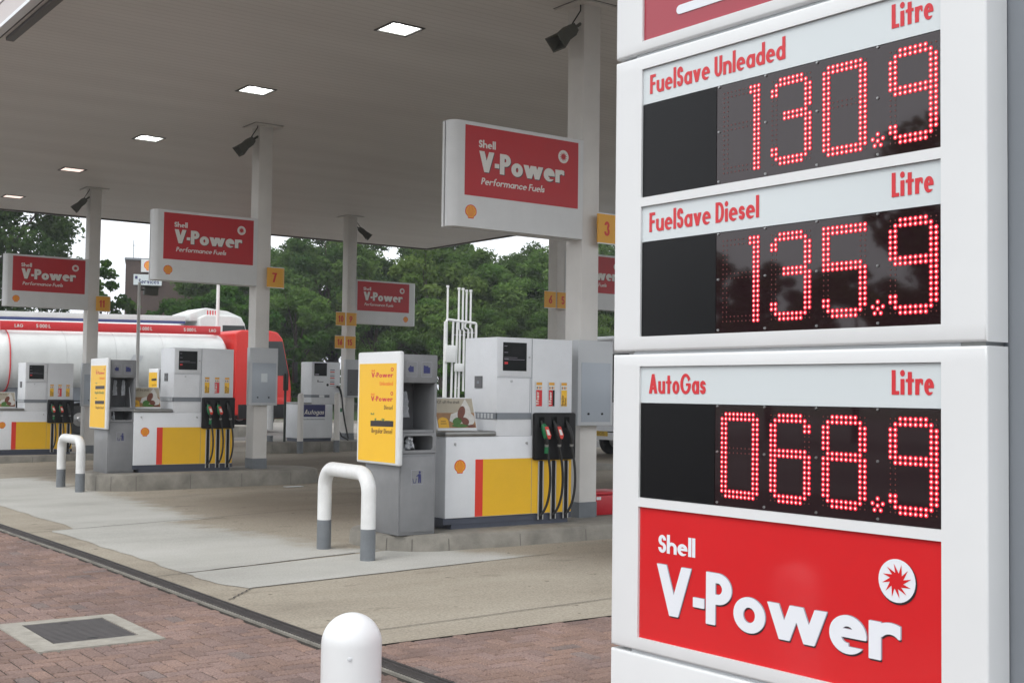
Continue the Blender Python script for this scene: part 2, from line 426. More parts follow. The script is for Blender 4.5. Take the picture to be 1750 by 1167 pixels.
def sunburst(mb, o, u, v, r, mbase, mstar, nrm, edge=None):
    o = Vector(o); nrm = Vector(nrm)
    if edge: disc(mb, o+Vector(u)*r*.05-Vector(v)*r*.06-nrm*.0004, u, v, r*1.03, edge, 32)
    disc(mb, o, u, v, r, mbase, 32)
    pts = []
    for k in range(12):
        a = 2*math.pi*k/12+.2
        pts.append((r*.37*math.cos(a), r*.37*math.sin(a))); pts.append((r*.80*math.cos(a+.52), r*.80*math.sin(a+.52)))
    mb.add([o+nrm*.0008]+[o+nrm*.0008+Vector(u)*p[0]+Vector(v)*p[1] for p in pts], [(0, i+1, (i+1) % 24+1) for i in range(24)], mstar)
def pecten(mb, o, u, v, S, nrm, lod=1):
    o, u, v, nrm = map(Vector, (o, u, v, nrm))
    def shell(k):
        pts = []
        for i in range(41):
            a = R(213)-R(246)*i/40; rr = .5*(1+.018*abs(math.sin((i/40)*math.pi*7)))*k
            pts.append((rr*math.cos(a), rr*math.sin(a)*.96+.02))
        return pts+[(.27*k, -.36*k), (.24*k, -.5*k), (-.24*k, -.5*k), (-.27*k, -.36*k)]
    mb.flat([(p[0]*S, p[1]*S) for p in shell(1.0)][::-1], o, u, v, PECTR)
    mb.flat([(p[0]*S, p[1]*S) for p in shell(.86)][::-1], o+nrm*.001, u, v, PECTY)
    if lod:
        for k in range(-3, 4):
            a = R(90)+k*R(23); d = Vector((math.cos(a), math.sin(a))); n2 = Vector((-d.y, d.x))
            b = Vector((.04*k*-1.0, -.36)); e = d*.40; wd = .012
            q = [b-n2*wd*.6, e-n2*wd*1.6, e+n2*wd*1.6, b+n2*wd*.6]
            mb.flat([(p.x*S, p.y*S) for p in q], o+nrm*.002, u, v, PECTR)
UX, UZ = (1, 0, 0), (0, 0, 1)
FN = (0, -1, 0)
# ================================================================== SETTING
FD, RD = Vector((.591, .8066, 0)), Vector((.8066, -.591, 0))
rng = np.random.default_rng(7)

def ground_mat(name, stops, scale, rough=.9, bump=.3, stretch=(1, 1, 1), fine=60, spots=0.0, streak=None, over=None):
    m = bpy.data.materials.new(name); m.use_nodes = True; nt = m.node_tree; b = nt.nodes['Principled BSDF']
    b.inputs['Roughness'].default_value = rough; b.inputs['Specular IOR Level'].default_value = .3
    tc = nt.nodes.new('ShaderNodeTexCoord'); mp = nt.nodes.new('ShaderNodeMapping'); mp.inputs['Scale'].default_value = stretch
    nt.links.new(tc.outputs['Object'], mp.inputs['Vector'])
    n1 = nt.nodes.new('ShaderNodeTexNoise'); n1.inputs['Scale'].default_value = scale; n1.inputs['Detail'].default_value = 9; n1.inputs['Roughness'].default_value = .62
    nt.links.new(mp.outputs[0], n1.inputs['Vector'])
    cr = nt.nodes.new('ShaderNodeValToRGB'); e = cr.color_ramp.elements
    while len(e) < len(stops): e.new(.5)
    for k, (p, c) in enumerate(stops): e[k].position = p; e[k].color = (*c, 1)
    nt.links.new(n1.outputs['Fac'], cr.inputs['Fac'])
    n2 = nt.nodes.new('ShaderNodeTexNoise'); n2.inputs['Scale'].default_value = fine; n2.inputs['Detail'].default_value = 5
    nt.links.new(tc.outputs['Object'], n2.inputs['Vector'])
    mx = nt.nodes.new('ShaderNodeMix'); mx.data_type = 'RGBA'; mx.blend_type = 'MULTIPLY'; mx.inputs['Factor'].default_value = .75
    cr2 = nt.nodes.new('ShaderNodeValToRGB'); cr2.color_ramp.elements[0].position = .3; cr2.color_ramp.elements[0].color = (.55, .55, .55, 1); cr2.color_ramp.elements[1].position = .62
    nt.links.new(n2.outputs['Fac'], cr2.inputs['Fac']); nt.links.new(cr.outputs[0], mx.inputs[6]); nt.links.new(cr2.outputs[0], mx.inputs[7])
    out = mx.outputs[2]
    if spots:
        v = nt.nodes.new('ShaderNodeTexNoise'); v.inputs['Scale'].default_value = 1.7; v.inputs['Detail'].default_value = 4; v.inputs['Roughness'].default_value = .7
        mp2 = nt.nodes.new('ShaderNodeMapping'); mp2.inputs['Scale'].default_value = (.6, 1.7, 1); nt.links.new(tc.outputs['Object'], mp2.inputs['Vector']); nt.links.new(mp2.outputs[0], v.inputs['Vector'])
        cs = nt.nodes.new('ShaderNodeValToRGB'); cs.color_ramp.elements[0].position = .60; cs.color_ramp.elements[0].color = (1, 1, 1, 1); cs.color_ramp.elements[1].position = .74; cs.color_ramp.elements[1].color = (.35, .32, .30, 1)
        nt.links.new(v.outputs['Fac'], cs.inputs['Fac'])
        m2 = nt.nodes.new('ShaderNodeMix'); m2.data_type = 'RGBA'; m2.blend_type = 'MULTIPLY'; m2.inputs['Factor'].default_value = spots
        nt.links.new(out, m2.inputs[6]); nt.links.new(cs.outputs[0], m2.inputs[7]); out = m2.outputs[2]
        # oil drips and small black marks
        v2 = nt.nodes.new('ShaderNodeTexNoise'); v2.inputs['Scale'].default_value = 6.5; v2.inputs['Detail'].default_value = 2; v2.inputs['Roughness'].default_value = .5; nt.links.new(tc.outputs['Object'], v2.inputs['Vector'])
        c2_ = nt.nodes.new('ShaderNodeValToRGB'); c2_.color_ramp.elements[0].position = .695; c2_.color_ramp.elements[0].color = (1, 1, 1, 1); c2_.color_ramp.elements[1].position = .735; c2_.color_ramp.elements[1].color = (.45, .42, .40, 1)
        nt.links.new(v2.outputs['Fac'], c2_.inputs['Fac'])
        m4 = nt.nodes.new('ShaderNodeMix'); m4.data_type = 'RGBA'; m4.blend_type = 'MULTIPLY'; m4.inputs['Factor'].default_value = 1
        nt.links.new(out, m4.inputs[6]); nt.links.new(c2_.outputs[0], m4.inputs[7]); out = m4.outputs[2]
    if streak:      # tyre-blackened lanes with the canopy's shade painted in: dark bands along X
        sx = nt.nodes.new('ShaderNodeSeparateXYZ'); nt.links.new(tc.outputs['Object'], sx.inputs[0])
        acc = None
        for yc, hw, xlo in streak:
            a = nt.nodes.new('ShaderNodeMath'); a.operation = 'SUBTRACT'; nt.links.new(sx.outputs['Y'], a.inputs[0]); a.inputs[1].default_value = yc
            ab = nt.nodes.new('ShaderNodeMath'); ab.operation = 'ABSOLUTE'; nt.links.new(a.outputs[0], ab.inputs[0])
            ad = nt.nodes.new('ShaderNodeMath'); ad.operation = 'MULTIPLY_ADD'; nt.links.new(n1.outputs['Fac'], ad.inputs[0]); ad.inputs[1].default_value = -2.4*hw; nt.links.new(ab.outputs[0], ad.inputs[2])
            mr = nt.nodes.new('ShaderNodeMapRange'); mr.interpolation_type = 'SMOOTHSTEP'; mr.inputs['From Min'].default_value = -.9*hw; mr.inputs['From Max'].default_value = .25*hw; mr.inputs['To Min'].default_value = 1; mr.inputs['To Max'].default_value = 0
            nt.links.new(ad.outputs[0], mr.inputs['Value'])
            mx_ = nt.nodes.new('ShaderNodeMapRange'); mx_.interpolation_type = 'SMOOTHSTEP'; mx_.inputs['From Min'].default_value = xlo; mx_.inputs['From Max'].default_value = xlo+3.0
            nt.links.new(sx.outputs['X'], mx_.inputs['Value'])
            mu = nt.nodes.new('ShaderNodeMath'); mu.operation = 'MULTIPLY'; nt.links.new(mr.outputs[0], mu.inputs[0]); nt.links.new(mx_.outputs[0], mu.inputs[1])
            if acc is None: acc = mu.outputs[0]
            else:
                mm = nt.nodes.new('ShaderNodeMath'); mm.operation = 'MAXIMUM'; nt.links.new(acc, mm.inputs[0]); nt.links.new(mu.outputs[0], mm.inputs[1]); acc = mm.outputs[0]
        m3 = nt.nodes.new('ShaderNodeMix'); m3.data_type = 'RGBA'; m3.blend_type = 'MULTIPLY'
        sc = nt.nodes.new('ShaderNodeMath'); sc.operation = 'MULTIPLY'; sc.inputs[1].default_value = .8; nt.links.new(acc, sc.inputs[0])
        nt.links.new(sc.outputs[0], m3.inputs[0]); nt.links.new(out, m3.inputs[6]); m3.inputs[7].default_value = (.36, .315, .28, 1); out = m3.outputs[2]
    if over:        # newer pale concrete whose worn edge fades into the old slab ('blend' is laid on the mesh)
        co = nt.nodes.new('ShaderNodeValToRGB'); eo = co.color_ramp.elements
        while len(eo) < len(over): eo.new(.5)
        for k, (p, c) in enumerate(over): eo[k].position = p; eo[k].color = (*c, 1)
        nt.links.new(n1.outputs['Fac'], co.inputs['Fac'])
        mo = nt.nodes.new('ShaderNodeMix'); mo.data_type = 'RGBA'; mo.blend_type = 'MULTIPLY'; mo.inputs[0].default_value = .45; nt.links.new(co.outputs[0], mo.inputs[6]); nt.links.new(cr2.outputs[0], mo.inputs[7])
        ab_ = nt.nodes.new('ShaderNodeAttribute'); ab_.attribute_name = 'blend'
        nb = nt.nodes.new('ShaderNodeTexNoise'); nb.inputs['Scale'].default_value = 2.6; nb.inputs['Detail'].default_value = 7; nt.links.new(tc.outputs['Object'], nb.inputs['Vector'])
        ad2 = nt.nodes.new('ShaderNodeMath'); ad2.operation = 'MULTIPLY_ADD'; nt.links.new(nb.outputs['Fac'], ad2.inputs[0]); ad2.inputs[1].default_value = 1.1; ad2.inputs[2].default_value = -.55
        ad3 = nt.nodes.new('ShaderNodeMath'); ad3.operation = 'ADD'; nt.links.new(ad2.outputs[0], ad3.inputs[0]); nt.links.new(ab_.outputs['Fac'], ad3.inputs[1])
        mb_ = nt.nodes.new('ShaderNodeMapRange'); mb_.interpolation_type = 'SMOOTHSTEP'; mb_.inputs['From Min'].default_value = .15; mb_.inputs['From Max'].default_value = .85; nt.links.new(ad3.outputs[0], mb_.inputs['Value'])
        ml = nt.nodes.new('ShaderNodeMath'); ml.operation = 'MULTIPLY'; nt.links.new(mb_.outputs[0], ml.inputs[0])
        mg = nt.nodes.new('ShaderNodeMath'); mg.operation = 'GREATER_THAN'; nt.links.new(ab_.outputs['Fac'], mg.inputs[0]); mg.inputs[1].default_value = .001; nt.links.new(mg.outputs[0], ml.inputs[1])
        mf = nt.nodes.new('ShaderNodeMix'); mf.data_type = 'RGBA'; nt.links.new(ml.outputs[0], mf.inputs[0]); nt.links.new(out, mf.inputs[6]); nt.links.new(mo.outputs[2], mf.inputs[7]); out = mf.outputs[2]
    nt.links.new(out, b.inputs['Base Color'])
    bp = nt.nodes.new('ShaderNodeBump'); bp.inputs['Strength'].default_value = bump; bp.inputs['Distance'].default_value = .01
    nt.links.new(n2.outputs['Fac'], bp.inputs['Height']); nt.links.new(bp.outputs[0], b.inputs['Normal'])
    MATS[name] = m
    return m

TARMAC = ground_mat('tarmac', [(.3, (.10, .095, .09)), (.7, (.17, .16, .15))], .35, fine=40)
PALEROAD = ground_mat('pale_road', [(.3, (.24, .225, .205)), (.7, (.34, .32, .295))], .25, fine=30)
CK = dict(stretch=(.7, 1.3, 1), spots=.7, bump=.35, streak=[(15.8, 2.6, 5.2), (24.6, 2.6, 5.2), (33.5, 2.4, 5), (9.6, .8, 6.6)])
CST = [(.25, (.23, .20, .16)), (.45, (.345, .305, .245)), (.75, (.43, .39, .32))]
CONC = ground_mat('forecourt_concrete', CST, .55, fine=55, **CK)
PATCH = ground_mat('new_concrete', CST, .55, fine=55, over=[(.25, (.33, .325, .30)), (.5, (.44, .435, .405)), (.75, (.51, .505, .48))], **CK)
GRASS = ground_mat('verge_grass', [(.3, (.020, .038, .012)), (.7, (.050, .085, .024))], .6, fine=12, bump=.8)
GROUND = ground_mat('far_ground', [(.3, (.04, .06, .025)), (.7, (.07, .10, .04))], .05, fine=3)
JOINT = mat('joint_filler', (.045, .04, .036), .9, .2, 10)

def grid(mb, xs, ys, zf, m):
    vs = [(x, y, zf(x, y)) for y in ys for x in xs]; nx = len(xs)
    mb.add(vs, [(j*nx+i, j*nx+i+1, (j+1)*nx+i+1, (j+1)*nx+i) for j in range(len(ys)-1) for i in range(nx-1)], m)
g = MB(); g.add([(-900, -900, -.75), (900, -900, -.75), (900, 900, -.75), (-900, 900, -.75)], [(0, 1, 2, 3)], GROUND)
tag(g.build('ground'), kind='structure')
g = MB(); grid(g, [-80, -40, -20, -8, 0, 3, 6, 9, 12, 16, 20, 30, 60, 130], [-80, -40, -10, 0, 6, 12, 16, 20, 25, 30, 35, 40, 45, 60, 120], lambda x, y: gz(x, y)-.016, TARMAC)
tag(g.build('road'), kind='structure')
def band(mb, d0, d1, l0, l1, z0, z1, m, n=24):
    vs = []; fs = []
    for i in range(n+1):
        l = l0+(l1-l0)*i/n
        for d, z in ((d0, z0), (d1, z1)):
            p = FD*d+RD*l; vs.append((p.x, p.y, z+gz(p.x, p.y)))
    for i in range(n): fs.append((2*i, 2*i+2, 2*i+3, 2*i+1))
    mb.add(vs, fs, m)
g = MB(); band(g, 47, 62.0, -60, 60, -.010, -.010, PALEROAD); tag(g.build('access_road'), kind='structure')
g = MB()
for i in range(60):
    a = FD*62+RD*(-60+2*i); b = FD*62+RD*(-58.04+2*i); zz = gz(a.x, a.y)
    g.add([(a.x, a.y, zz-.1), (b.x, b.y, zz-.1), (b.x+FD.x*.14, b.y+FD.y*.14, zz-.1), (a.x+FD.x*.14, a.y+FD.y*.14, zz-.1),
           (a.x, a.y, zz+.13), (b.x, b.y, zz+.13), (b.x+FD.x*.14, b.y+FD.y*.14, zz+.13), (a.x+FD.x*.14, a.y+FD.y*.14, zz+.13)],
          [(4, 5, 6, 7), (0, 1, 5, 4), (1, 2, 6, 5), (3, 0, 4, 7), (2, 3, 7, 6)], KERB)
tag(g.build('road_kerb'), kind='structure')
g = MB(); band(g, 62.15, 66, -60, 60, .12, .5, GRASS); band(g, 66, 130, -60, 60, .5, 1.6, GRASS)
tag(g.build('grass_verge'), kind='structure')

# forecourt concrete and the newer pale strip along the drain
g = MB(); grid(g, [3.88]+list(np.arange(5, 23.1, 1.5)), [6.97]+list(np.arange(8, 37, 1.0)), lambda x, y: gz(x, y)-.004, CONC)
tag(g.build('forecourt'), kind='structure')
g = MB()
BL = []
def strip(mb, rows, m, dz, wl=.12, wr=.9):
    vs = []; N = 25
    for y, a, b in rows:
        ya, yb = y if isinstance(y, tuple) else (y, y)
        for k in range(N):
            t = k/(N-1); x = a+(b-a)*t; yy = ya+(yb-ya)*t; vs.append((x, yy, gz(x, yy)+dz)); BL.append(max(.0, min(1, min((x-a)/wl+.75, (b-x)/wr*1.3))))
    mb.add(vs, [(j*N+k, j*N+k+1, (j+1)*N+k+1, (j+1)*N+k) for j in range(len(rows)-1) for k in range(N-1)], m)
r_ = random.Random(3); jt = lambda: r_.uniform(-.03, .03)
rows = []
for i in range(9):
    f = i/8; rows.append(((9.50+1.05*f, 9.98+1.22*f), 4.33-.14*min(1, f*3)+jt()*.6, 7.9-.5*f))
strip(g, rows, PATCH, 0, .10, 1.1)
rows = [((10.58, 11.25), 4.19, 7.2)]
for y in np.arange(11.1, 14.5, .28): rows.append(((y, y+.4), 4.18+jt(), 6.55-max(0, y-12)*.16))
rows.append(((14.62, 15.0), 4.2, 6.1)); strip(g, rows, PATCH, .0, .10, 1.2)
rows = [((14.65, 15.03), 4.45, 6.5)]
for y in np.arange(15.2, 24, .4): rows.append(((y, y+.4), 4.5+jt(), 6.5+min(.3, (y-15)*.08)))
strip(g, rows, PATCH, .0, .10, 1.0)
o = g.build('concrete_strip'); at_ = o.data.attributes.new('blend', 'FLOAT', 'POINT'); at_.data.foreach_set('value', np.array(BL, dtype=np.float32)); tag(o, kind='structure')
g = MB()
def joint(pts, w=.014):
    for (x0, y0), (x1, y1) in zip(pts, pts[1:]):
        d = Vector((x1-x0, y1-y0)).normalized(); n = Vector((-d.y, d.x))*w/2
        g.add([(x0-n.x, y0-n.y, gz(x0, y0)+.003), (x1-n.x, y1-n.y, gz(x1, y1)+.003), (x1+n.x, y1+n.y, gz(x1, y1)+.003), (x0+n.x, y0+n.y, gz(x0, y0)+.003)], [(0, 1, 2, 3)], JOINT)
def wob(x0, y0, x1, y1, n=14, a=.012): return [(x0+(x1-x0)*i/n+r_.uniform(-a, a), y0+(y1-y0)*i/n+r_.uniform(-a, a)) for i in range(n+1)]
joint(wob(3.9, 14.50, 22, 19.0, 30)); joint(wob(3.9, 10.50, 6.15, 11.02), .012); joint(wob(3.95, 9.05, 4.34, 9.50), .012); joint(wob(4.34, 9.495, 6.9, 9.835, 14, .008), .010)
joint(wob(3.9, 23.6, 22, 27.5, 30)); joint(wob(3.9, 7.35, 22, 8.6, 40), .010); joint(wob(9.6, 7, 9.9, 36, 30), .010); joint(wob(15, 12, 15.2, 36, 30), .010)
tag(g.build('forecourt_joint'), kind='structure')

# ------------------------------------------------------------------ block paving, one brick at a time, herringbone
BR = bpy.data.materials.new('paving_brick'); BR.use_nodes = True; nt = BR.node_tree; b = nt.nodes['Principled BSDF']
at = nt.nodes.new('ShaderNodeAttribute'); at.attribute_name = 'tone'
tc = nt.nodes.new('ShaderNodeTexCoord'); n1 = nt.nodes.new('ShaderNodeTexNoise'); n1.inputs['Scale'].default_value = 75; n1.inputs['Detail'].default_value = 5
n3 = nt.nodes.new('ShaderNodeTexNoise'); n3.inputs['Scale'].default_value = .9; n3.inputs['Detail'].default_value = 6
nt.links.new(tc.outputs['Object'], n1.inputs['Vector']); nt.links.new(tc.outputs['Object'], n3.inputs['Vector'])
cr = nt.nodes.new('ShaderNodeValToRGB'); cr.color_ramp.elements[0].position = .28; cr.color_ramp.elements[0].color = (.55, .53, .52, 1); cr.color_ramp.elements[1].position = .72; cr.color_ramp.elements[1].color = (1.25, 1.22, 1.2, 1)
nt.links.new(n1.outputs['Fac'], cr.inputs['Fac'])
cr3 = nt.nodes.new('ShaderNodeValToRGB'); cr3.color_ramp.elements[0].position = .32; cr3.color_ramp.elements[0].color = (.70, .70, .72, 1); cr3.color_ramp.elements[1].position = .62; cr3.color_ramp.elements[1].color = (1.08, 1.06, 1.04, 1)
nt.links.new(n3.outputs['Fac'], cr3.inputs['Fac'])
mx = nt.nodes.new('ShaderNodeMix'); mx.data_type = 'RGBA'; mx.blend_type = 'MULTIPLY'; mx.inputs['Factor'].default_value = 1
nt.links.new(at.outputs['Color'], mx.inputs[6]); nt.links.new(cr.outputs[0], mx.inputs[7])
mx2 = nt.nodes.new('ShaderNodeMix'); mx2.data_type = 'RGBA'; mx2.blend_type = 'MULTIPLY'; mx2.inputs['Factor'].default_value = 1
nt.links.new(mx.outputs[2], mx2.inputs[6]); nt.links.new(cr3.outputs[0], mx2.inputs[7])
nt.links.new(mx2.outputs[2], b.inputs['Base Color']); b.inputs['Roughness'].default_value = .85; b.inputs['Specular IOR Level'].default_value = .25
bp = nt.nodes.new('ShaderNodeBump'); bp.inputs['Strength'].default_value = .35; bp.inputs['Distance'].default_value = .004
nt.links.new(n1.outputs['Fac'], bp.inputs['Height']); nt.links.new(bp.outputs[0], b.inputs['Normal'])
SANDJ = ground_mat('paving_sand', [(.3, (.020, .017, .014)), (.7, (.055, .048, .040))], 3, fine=90)
def paving():
    V, F, T = [], [], []
    u = .105
    areas = [(-2.0, 3.70, 1.0, 25.0), (3.92, 9.0, .5, 6.95)]
    gap, ch, dz = .0055, .006, .009
    for (X0, X1, Y0, Y1) in areas:
        for i in range(int(X0/u)-3, int(X1/u)+3):
            for j in range(int(Y0/u)-3, int(Y1/u)+3):
                k = (i-j) % 4
                if k == 0: x0, x1, y0, y1 = i*u, (i+2)*u, j*u, (j+1)*u
                elif k == 3: x0, x1, y0, y1 = i*u, (i+1)*u, j*u, (j+2)*u
                else: continue
                x0 = max(x0, X0); x1 = min(x1, X1); y0 = max(y0, Y0); y1 = min(y1, Y1)
                if x1-x0 < .03 or y1-y0 < .03: continue
                if y1 < 3.0 and x1 < 1.0: pass
                x0 += gap; x1 -= gap; y0 += gap; y1 -= gap
                z = gz((x0+x1)/2, (y0+y1)/2)+r_.uniform(-.0015, .0015); tl = [r_.uniform(-.0012, .0012) for _ in range(4)]
                bb = len(V)
                V += [(x0, y0, z-dz), (x1, y0, z-dz), (x1, y1, z-dz), (x0, y1, z-dz), (x0+ch, y0+ch, z+tl[0]), (x1-ch, y0+ch, z+tl[1]), (x1-ch, y1-ch, z+tl[2]), (x0+ch, y1-ch, z+tl[3])]
                F += [(bb+4, bb+5, bb+6, bb+7), (bb, bb+1, bb+5, bb+4), (bb+1, bb+2, bb+6, bb+5), (bb+2, bb+3, bb+7, bb+6), (bb+3, bb, bb+4, bb+7)]
                t = r_.gauss(1, .075); hue = r_.uniform(-1, 1)
                c = (.245*t*(1+.03*hue), .175*t, .153*t*(1-.05*hue), 1)
                if r_.random() < .04: c = (.21*t, .17*t, .16*t, 1)
                T += [c]*8
    me = bpy.data.meshes.new('block_paving'); me.from_pydata(V, [], F); me.update()
    ca = me.color_attributes.new('tone', 'FLOAT_COLOR', 'POINT'); ca.data.foreach_set('color', np.array(T, dtype=np.float32).ravel())
    me.materials.append(BR)
    o = bpy.data.objects.new('block_paving', me); COL.objects.link(o); return o
tag(paving(), kind='structure')
g = MB(); grid(g, [-12, -6, -2, 0, 1.5, 3, 3.72], [-6, 0, 5, 12, 16, 20, 25, 30, 40], lambda x, y: gz(x, y)-.009, SANDJ)
grid(g, [3.90, 6, 9, 13], [-6, 0, 6.96], lambda x, y: gz(x, y)-.009, SANDJ)
tag(g.build('paving_bed'), kind='structure')

# ------------------------------------------------------------------ drain channel and manhole
t = thing('drain_channel', 'long dark slotted drain channel between the brick paving and the concrete forecourt', 'drain', (3.81, 12, 0))
fr = MB(); gr = MB()
ys = list(np.arange(-2, 12, 2))+list(np.arange(12, 36, 1.0))
for a, b_ in zip(ys, ys[1:]):
    za, zb = gz(3.8, a), gz(3.8, b_)
    def seg(mb, x0, x1, z0, z1, m, ga=0):
        mb.add([(x0, a-12+ga, za+z0), (x1, a-12+ga, za+z0), (x1, b_-12-ga, zb+z0), (x0, b_-12-ga, zb+z0), (x0, a-12+ga, za+z1), (x1, a-12+ga, za+z1), (x1, b_-12-ga, zb+z1), (x0, b_-12-ga, zb+z1)],
               [(4, 5, 6, 7), (0, 1, 5, 4), (1, 2, 6, 5), (2, 3, 7, 6), (3, 0, 4, 7)], m)
    seg(fr, -.078, -.062, -.05, .003, KERB); seg(fr, -.062, -.050, -.05, .010, CASTIRON); seg(fr, .052, .066, -.05, .012, CASTIRON); seg(fr, .066, .078, -.05, .003, KERB)
    seg(fr, -.05, .052, -.06, -.045, BLACK)
    seg(gr, -.048, -.030, -.02, .002, CASTIRON, .003); seg(gr, .030, .050, -.02, .002, CASTIRON, .003); seg(gr, -.006, .006, -.02, -.001, CASTIRON, .003)
    n = 40 if b_ < 12.5 and a > 2 else 14
    for k in range(int((b_-a)*n)):
        y = a+(k+.5)/n; z = za+(zb-za)*(y-a)/(b_-a); hw = .33/n
        gr.box(-.030, .030, y-12-hw, y-12+hw, z-.02, z+.0005, CASTIRON)
fr.build('channel_frame', t); gr.build('grating', t)

t = thing('manhole_cover', 'grey ribbed steel access cover in a pale concrete frame set in the brick paving', 'manhole cover', (2.59, 8.37, 0))
f = MB(); x0, x1, y0, y1 = -.40, .40, -.53, .52; a0, a1, b0, b1 = -.255, .295, -.335, .405
for q in ((x0, a0, y0, y1), (a1, x1, y0, y1), (a0, a1, y0, b0), (a0, a1, b1, y1)): f.box(q[0], q[1], q[2], q[3], -.05, .009, FRAMEC)
f.build('frame', t)
l = MB(); l.box(a0+.006, a1-.006, b0+.006, b1-.006, -.04, .003, LIDG)
for k in range(17):
    y = b0+.025+k*(b1-b0-.05)/16
    l.box(a0+.012, a1-.012, y-.013, y+.013, .003, .0075, LIDM)
l.box(-.02, .05, b0+.07, b0+.09, .0076, .0085, BLACK); l.box(-.02, .03, b1-.09, b1-.075, .0076, .0085, BLACK)
l.build('lid', t)

# ================================================================== PRICE SIGN
ALPHA = R(1.3)
sign = thing('price_sign', 'tall white fuel price sign with three red LED price displays', 'price sign', (2.605, 3.004, 0), math.atan2(-math.cos(ALPHA), math.sin(ALPHA)))
TW, PL, PR, RECX = 1.313, .123, 1.190, .008
def cabinet(z0, z1, openings):
    bm = bmesh.new(); D = .092; X = [0, PL, PR, TW] if openings else [0, TW]; Z = [z0]
    for a, b_ in (openings or []): Z += [a, b_]
    Z.append(z1)
    V = {}
    def vt(x, y, z):
        k = (round(x, 5), round(y, 5), round(z, 5))
        if k not in V: V[k] = bm.verts.new((x, y, z))
        return V[k]
    q = lambda *p: bm.faces.new([vt(*c) for c in p])
    for i in range(len(X)-1):
        for j in range(len(Z)-1):
            xa, xb, za, zb = X[i], X[i+1], Z[j], Z[j+1]
            if openings and i == 1 and j % 2 == 1:
                q((xa, 0, za), (xa, .03, za), (xa, .03, zb), (xa, 0, zb)); q((xb, 0, za), (xb, 0, zb), (xb, .03, zb), (xb, .03, za))
                q((xa, 0, za), (xb, 0, za), (xb, .03, za), (xa, .03, za)); q((xa, 0, zb), (xa, .03, zb), (xb, .03, zb), (xb, 0, zb)); q((xa, .03, za), (xb, .03, za), (xb, .03, zb), (xa, .03, zb))
            else: q((xa, 0, za), (xb, 0, za), (xb, 0, zb), (xa, 0, zb))
            if i == 0: q((0, 0, za), (0, 0, zb), (0, D, zb), (0, D, za))
            if i == len(X)-2: q((TW, 0, za), (TW, D, za), (TW, D, zb), (TW, 0, zb))
            if j == 0: q((xa, 0, za), (xa, D, za), (xb, D, za), (xb, 0, za))
            if j == len(Z)-2: q((xa, 0, zb), (xb, 0, zb), (xb, D, zb), (xa, D, zb))
            q((xa, D, za), (xa, D, zb), (xb, D, zb), (xb, D, za))
    bmesh.ops.recalc_face_normals(bm, faces=bm.faces)
    def outer(e):
        a, b_ = (v.co for v in e.verts)
        if len(e.link_faces) != 2 or e.calc_face_angle(0) < R(60): return False
        vert = abs(a.x-b_.x) < 1e-5 and abs(a.y-b_.y) < 1e-5 and (a.x < .001 or a.x > TW-.001) and a.y < .001
        hor = abs(a.z-b_.z) < 1e-5 and abs(a.y-b_.y) < 1e-5 and (a.z < z0+.001 or a.z > z1-.001) and a.y < .001
        return vert or hor
    bmesh.ops.bevel(bm, geom=[e for e in bm.edges if outer(e)], offset=.008, segments=3, affect='EDGES', clamp_overlap=True, profile=.5)
    me = bpy.data.meshes.new('cabinet'); bm.to_mesh(me); bm.free(); me.materials.append(WHITE); me.shade_smooth(); me.set_sharp_from_angle(angle=R(32))
    o = bpy.data.objects.new('cabinet', me); COL.objects.link(o); o.parent = sign; return o
cabinet(2.703, 4.75, [(2.739, 4.60)])
cabinet(1.759, 2.692, [(1.804, 2.213), (2.241, 2.649)])
cabinet(.831, 1.749, [(.871, 1.275), (1.303, 1.711)])
cabinet(0, .820, None)
sp = MB()
sp.box(.085, 1.24, .094, .36, 0, 4.74, SPINE); sp.box(1.24, 1.62, .10, .36, 0, 4.74, SPINE)
for z in (2.6975, 1.754, .8255): sp.box(.085, 1.235, .014, .0935, z-.0052, z+.0052, CASEGREY); sp.box(1.2352, 1.30, .016, .0935, z-.0052, z+.0052, STEEL)
sp.build('steel_spine', sign)
F_ = RECX
def panel(name, z0, z1, m, y=None): 
    mb = MB(); y = F_ if y is None else y
    mb.box(PL+.0006, PR-.0006, y, y+.012, z0+.0006, z1-.0006, m); return mb.build(name, sign)
def fascia_text(par, txt, s, z, H, m, fit, y, **k):
    mb = MB(); text(mb, txt, (s, y, z), UX, UZ, H, m, fit=fit, **k); return mb.build('lettering', par)
# LED digits: lit cells on a 10 x 18 raster
def cells(d):
    S = set(); L = lambda r0, r1, cs: S.update((r, c) for r in range(r0, r1+1) for c in cs)
    if d == '0': L(0, 0, range(1, 9)); L(1, 1, range(10)); L(2, 15, (0, 1, 8, 9)); L(16, 16, range(10)); L(17, 17, range(1, 9))
    if d == '1': L(0, 17, (8, 9)); L(0, 1, (7,))
    if d in '3689': L(0, 0, range(2, 8)); L(1, 1, range(1, 9)); L(16, 16, range(1, 9)); L(17, 17, range(2, 8))
    if d == '3': L(2, 3, (0, 1)); L(2, 15, (8, 9)); L(7, 8, range(3, 8)); L(14, 15, (0, 1)); S.discard((7, 9))
    if d == '5': L(0, 1, range(10)); L(2, 8, (0, 1)); L(7, 7, range(2, 9)); L(8, 8, range(2, 10)); L(9, 15, (8, 9)); L(14, 15, (0, 1)); L(16, 16, range(1, 9)); L(17, 17, range(2, 8))
    if d == '6': L(2, 15, (0, 1)); L(2, 3, (8, 9)); L(7, 7, range(2, 9)); L(8, 8, range(2, 10)); L(9, 15, (8, 9))
    if d == '8': L(2, 6, (0, 1, 8, 9)); L(7, 7, range(1, 9)); L(8, 8, range(10)); L(9, 15, (0, 1, 8, 9))
    if d == '9': L(2, 6, (0, 1)); L(2, 15, (8, 9)); L(7, 7, range(8)); L(8, 8, range(1, 8)); L(14, 15, (0, 1))
    return S
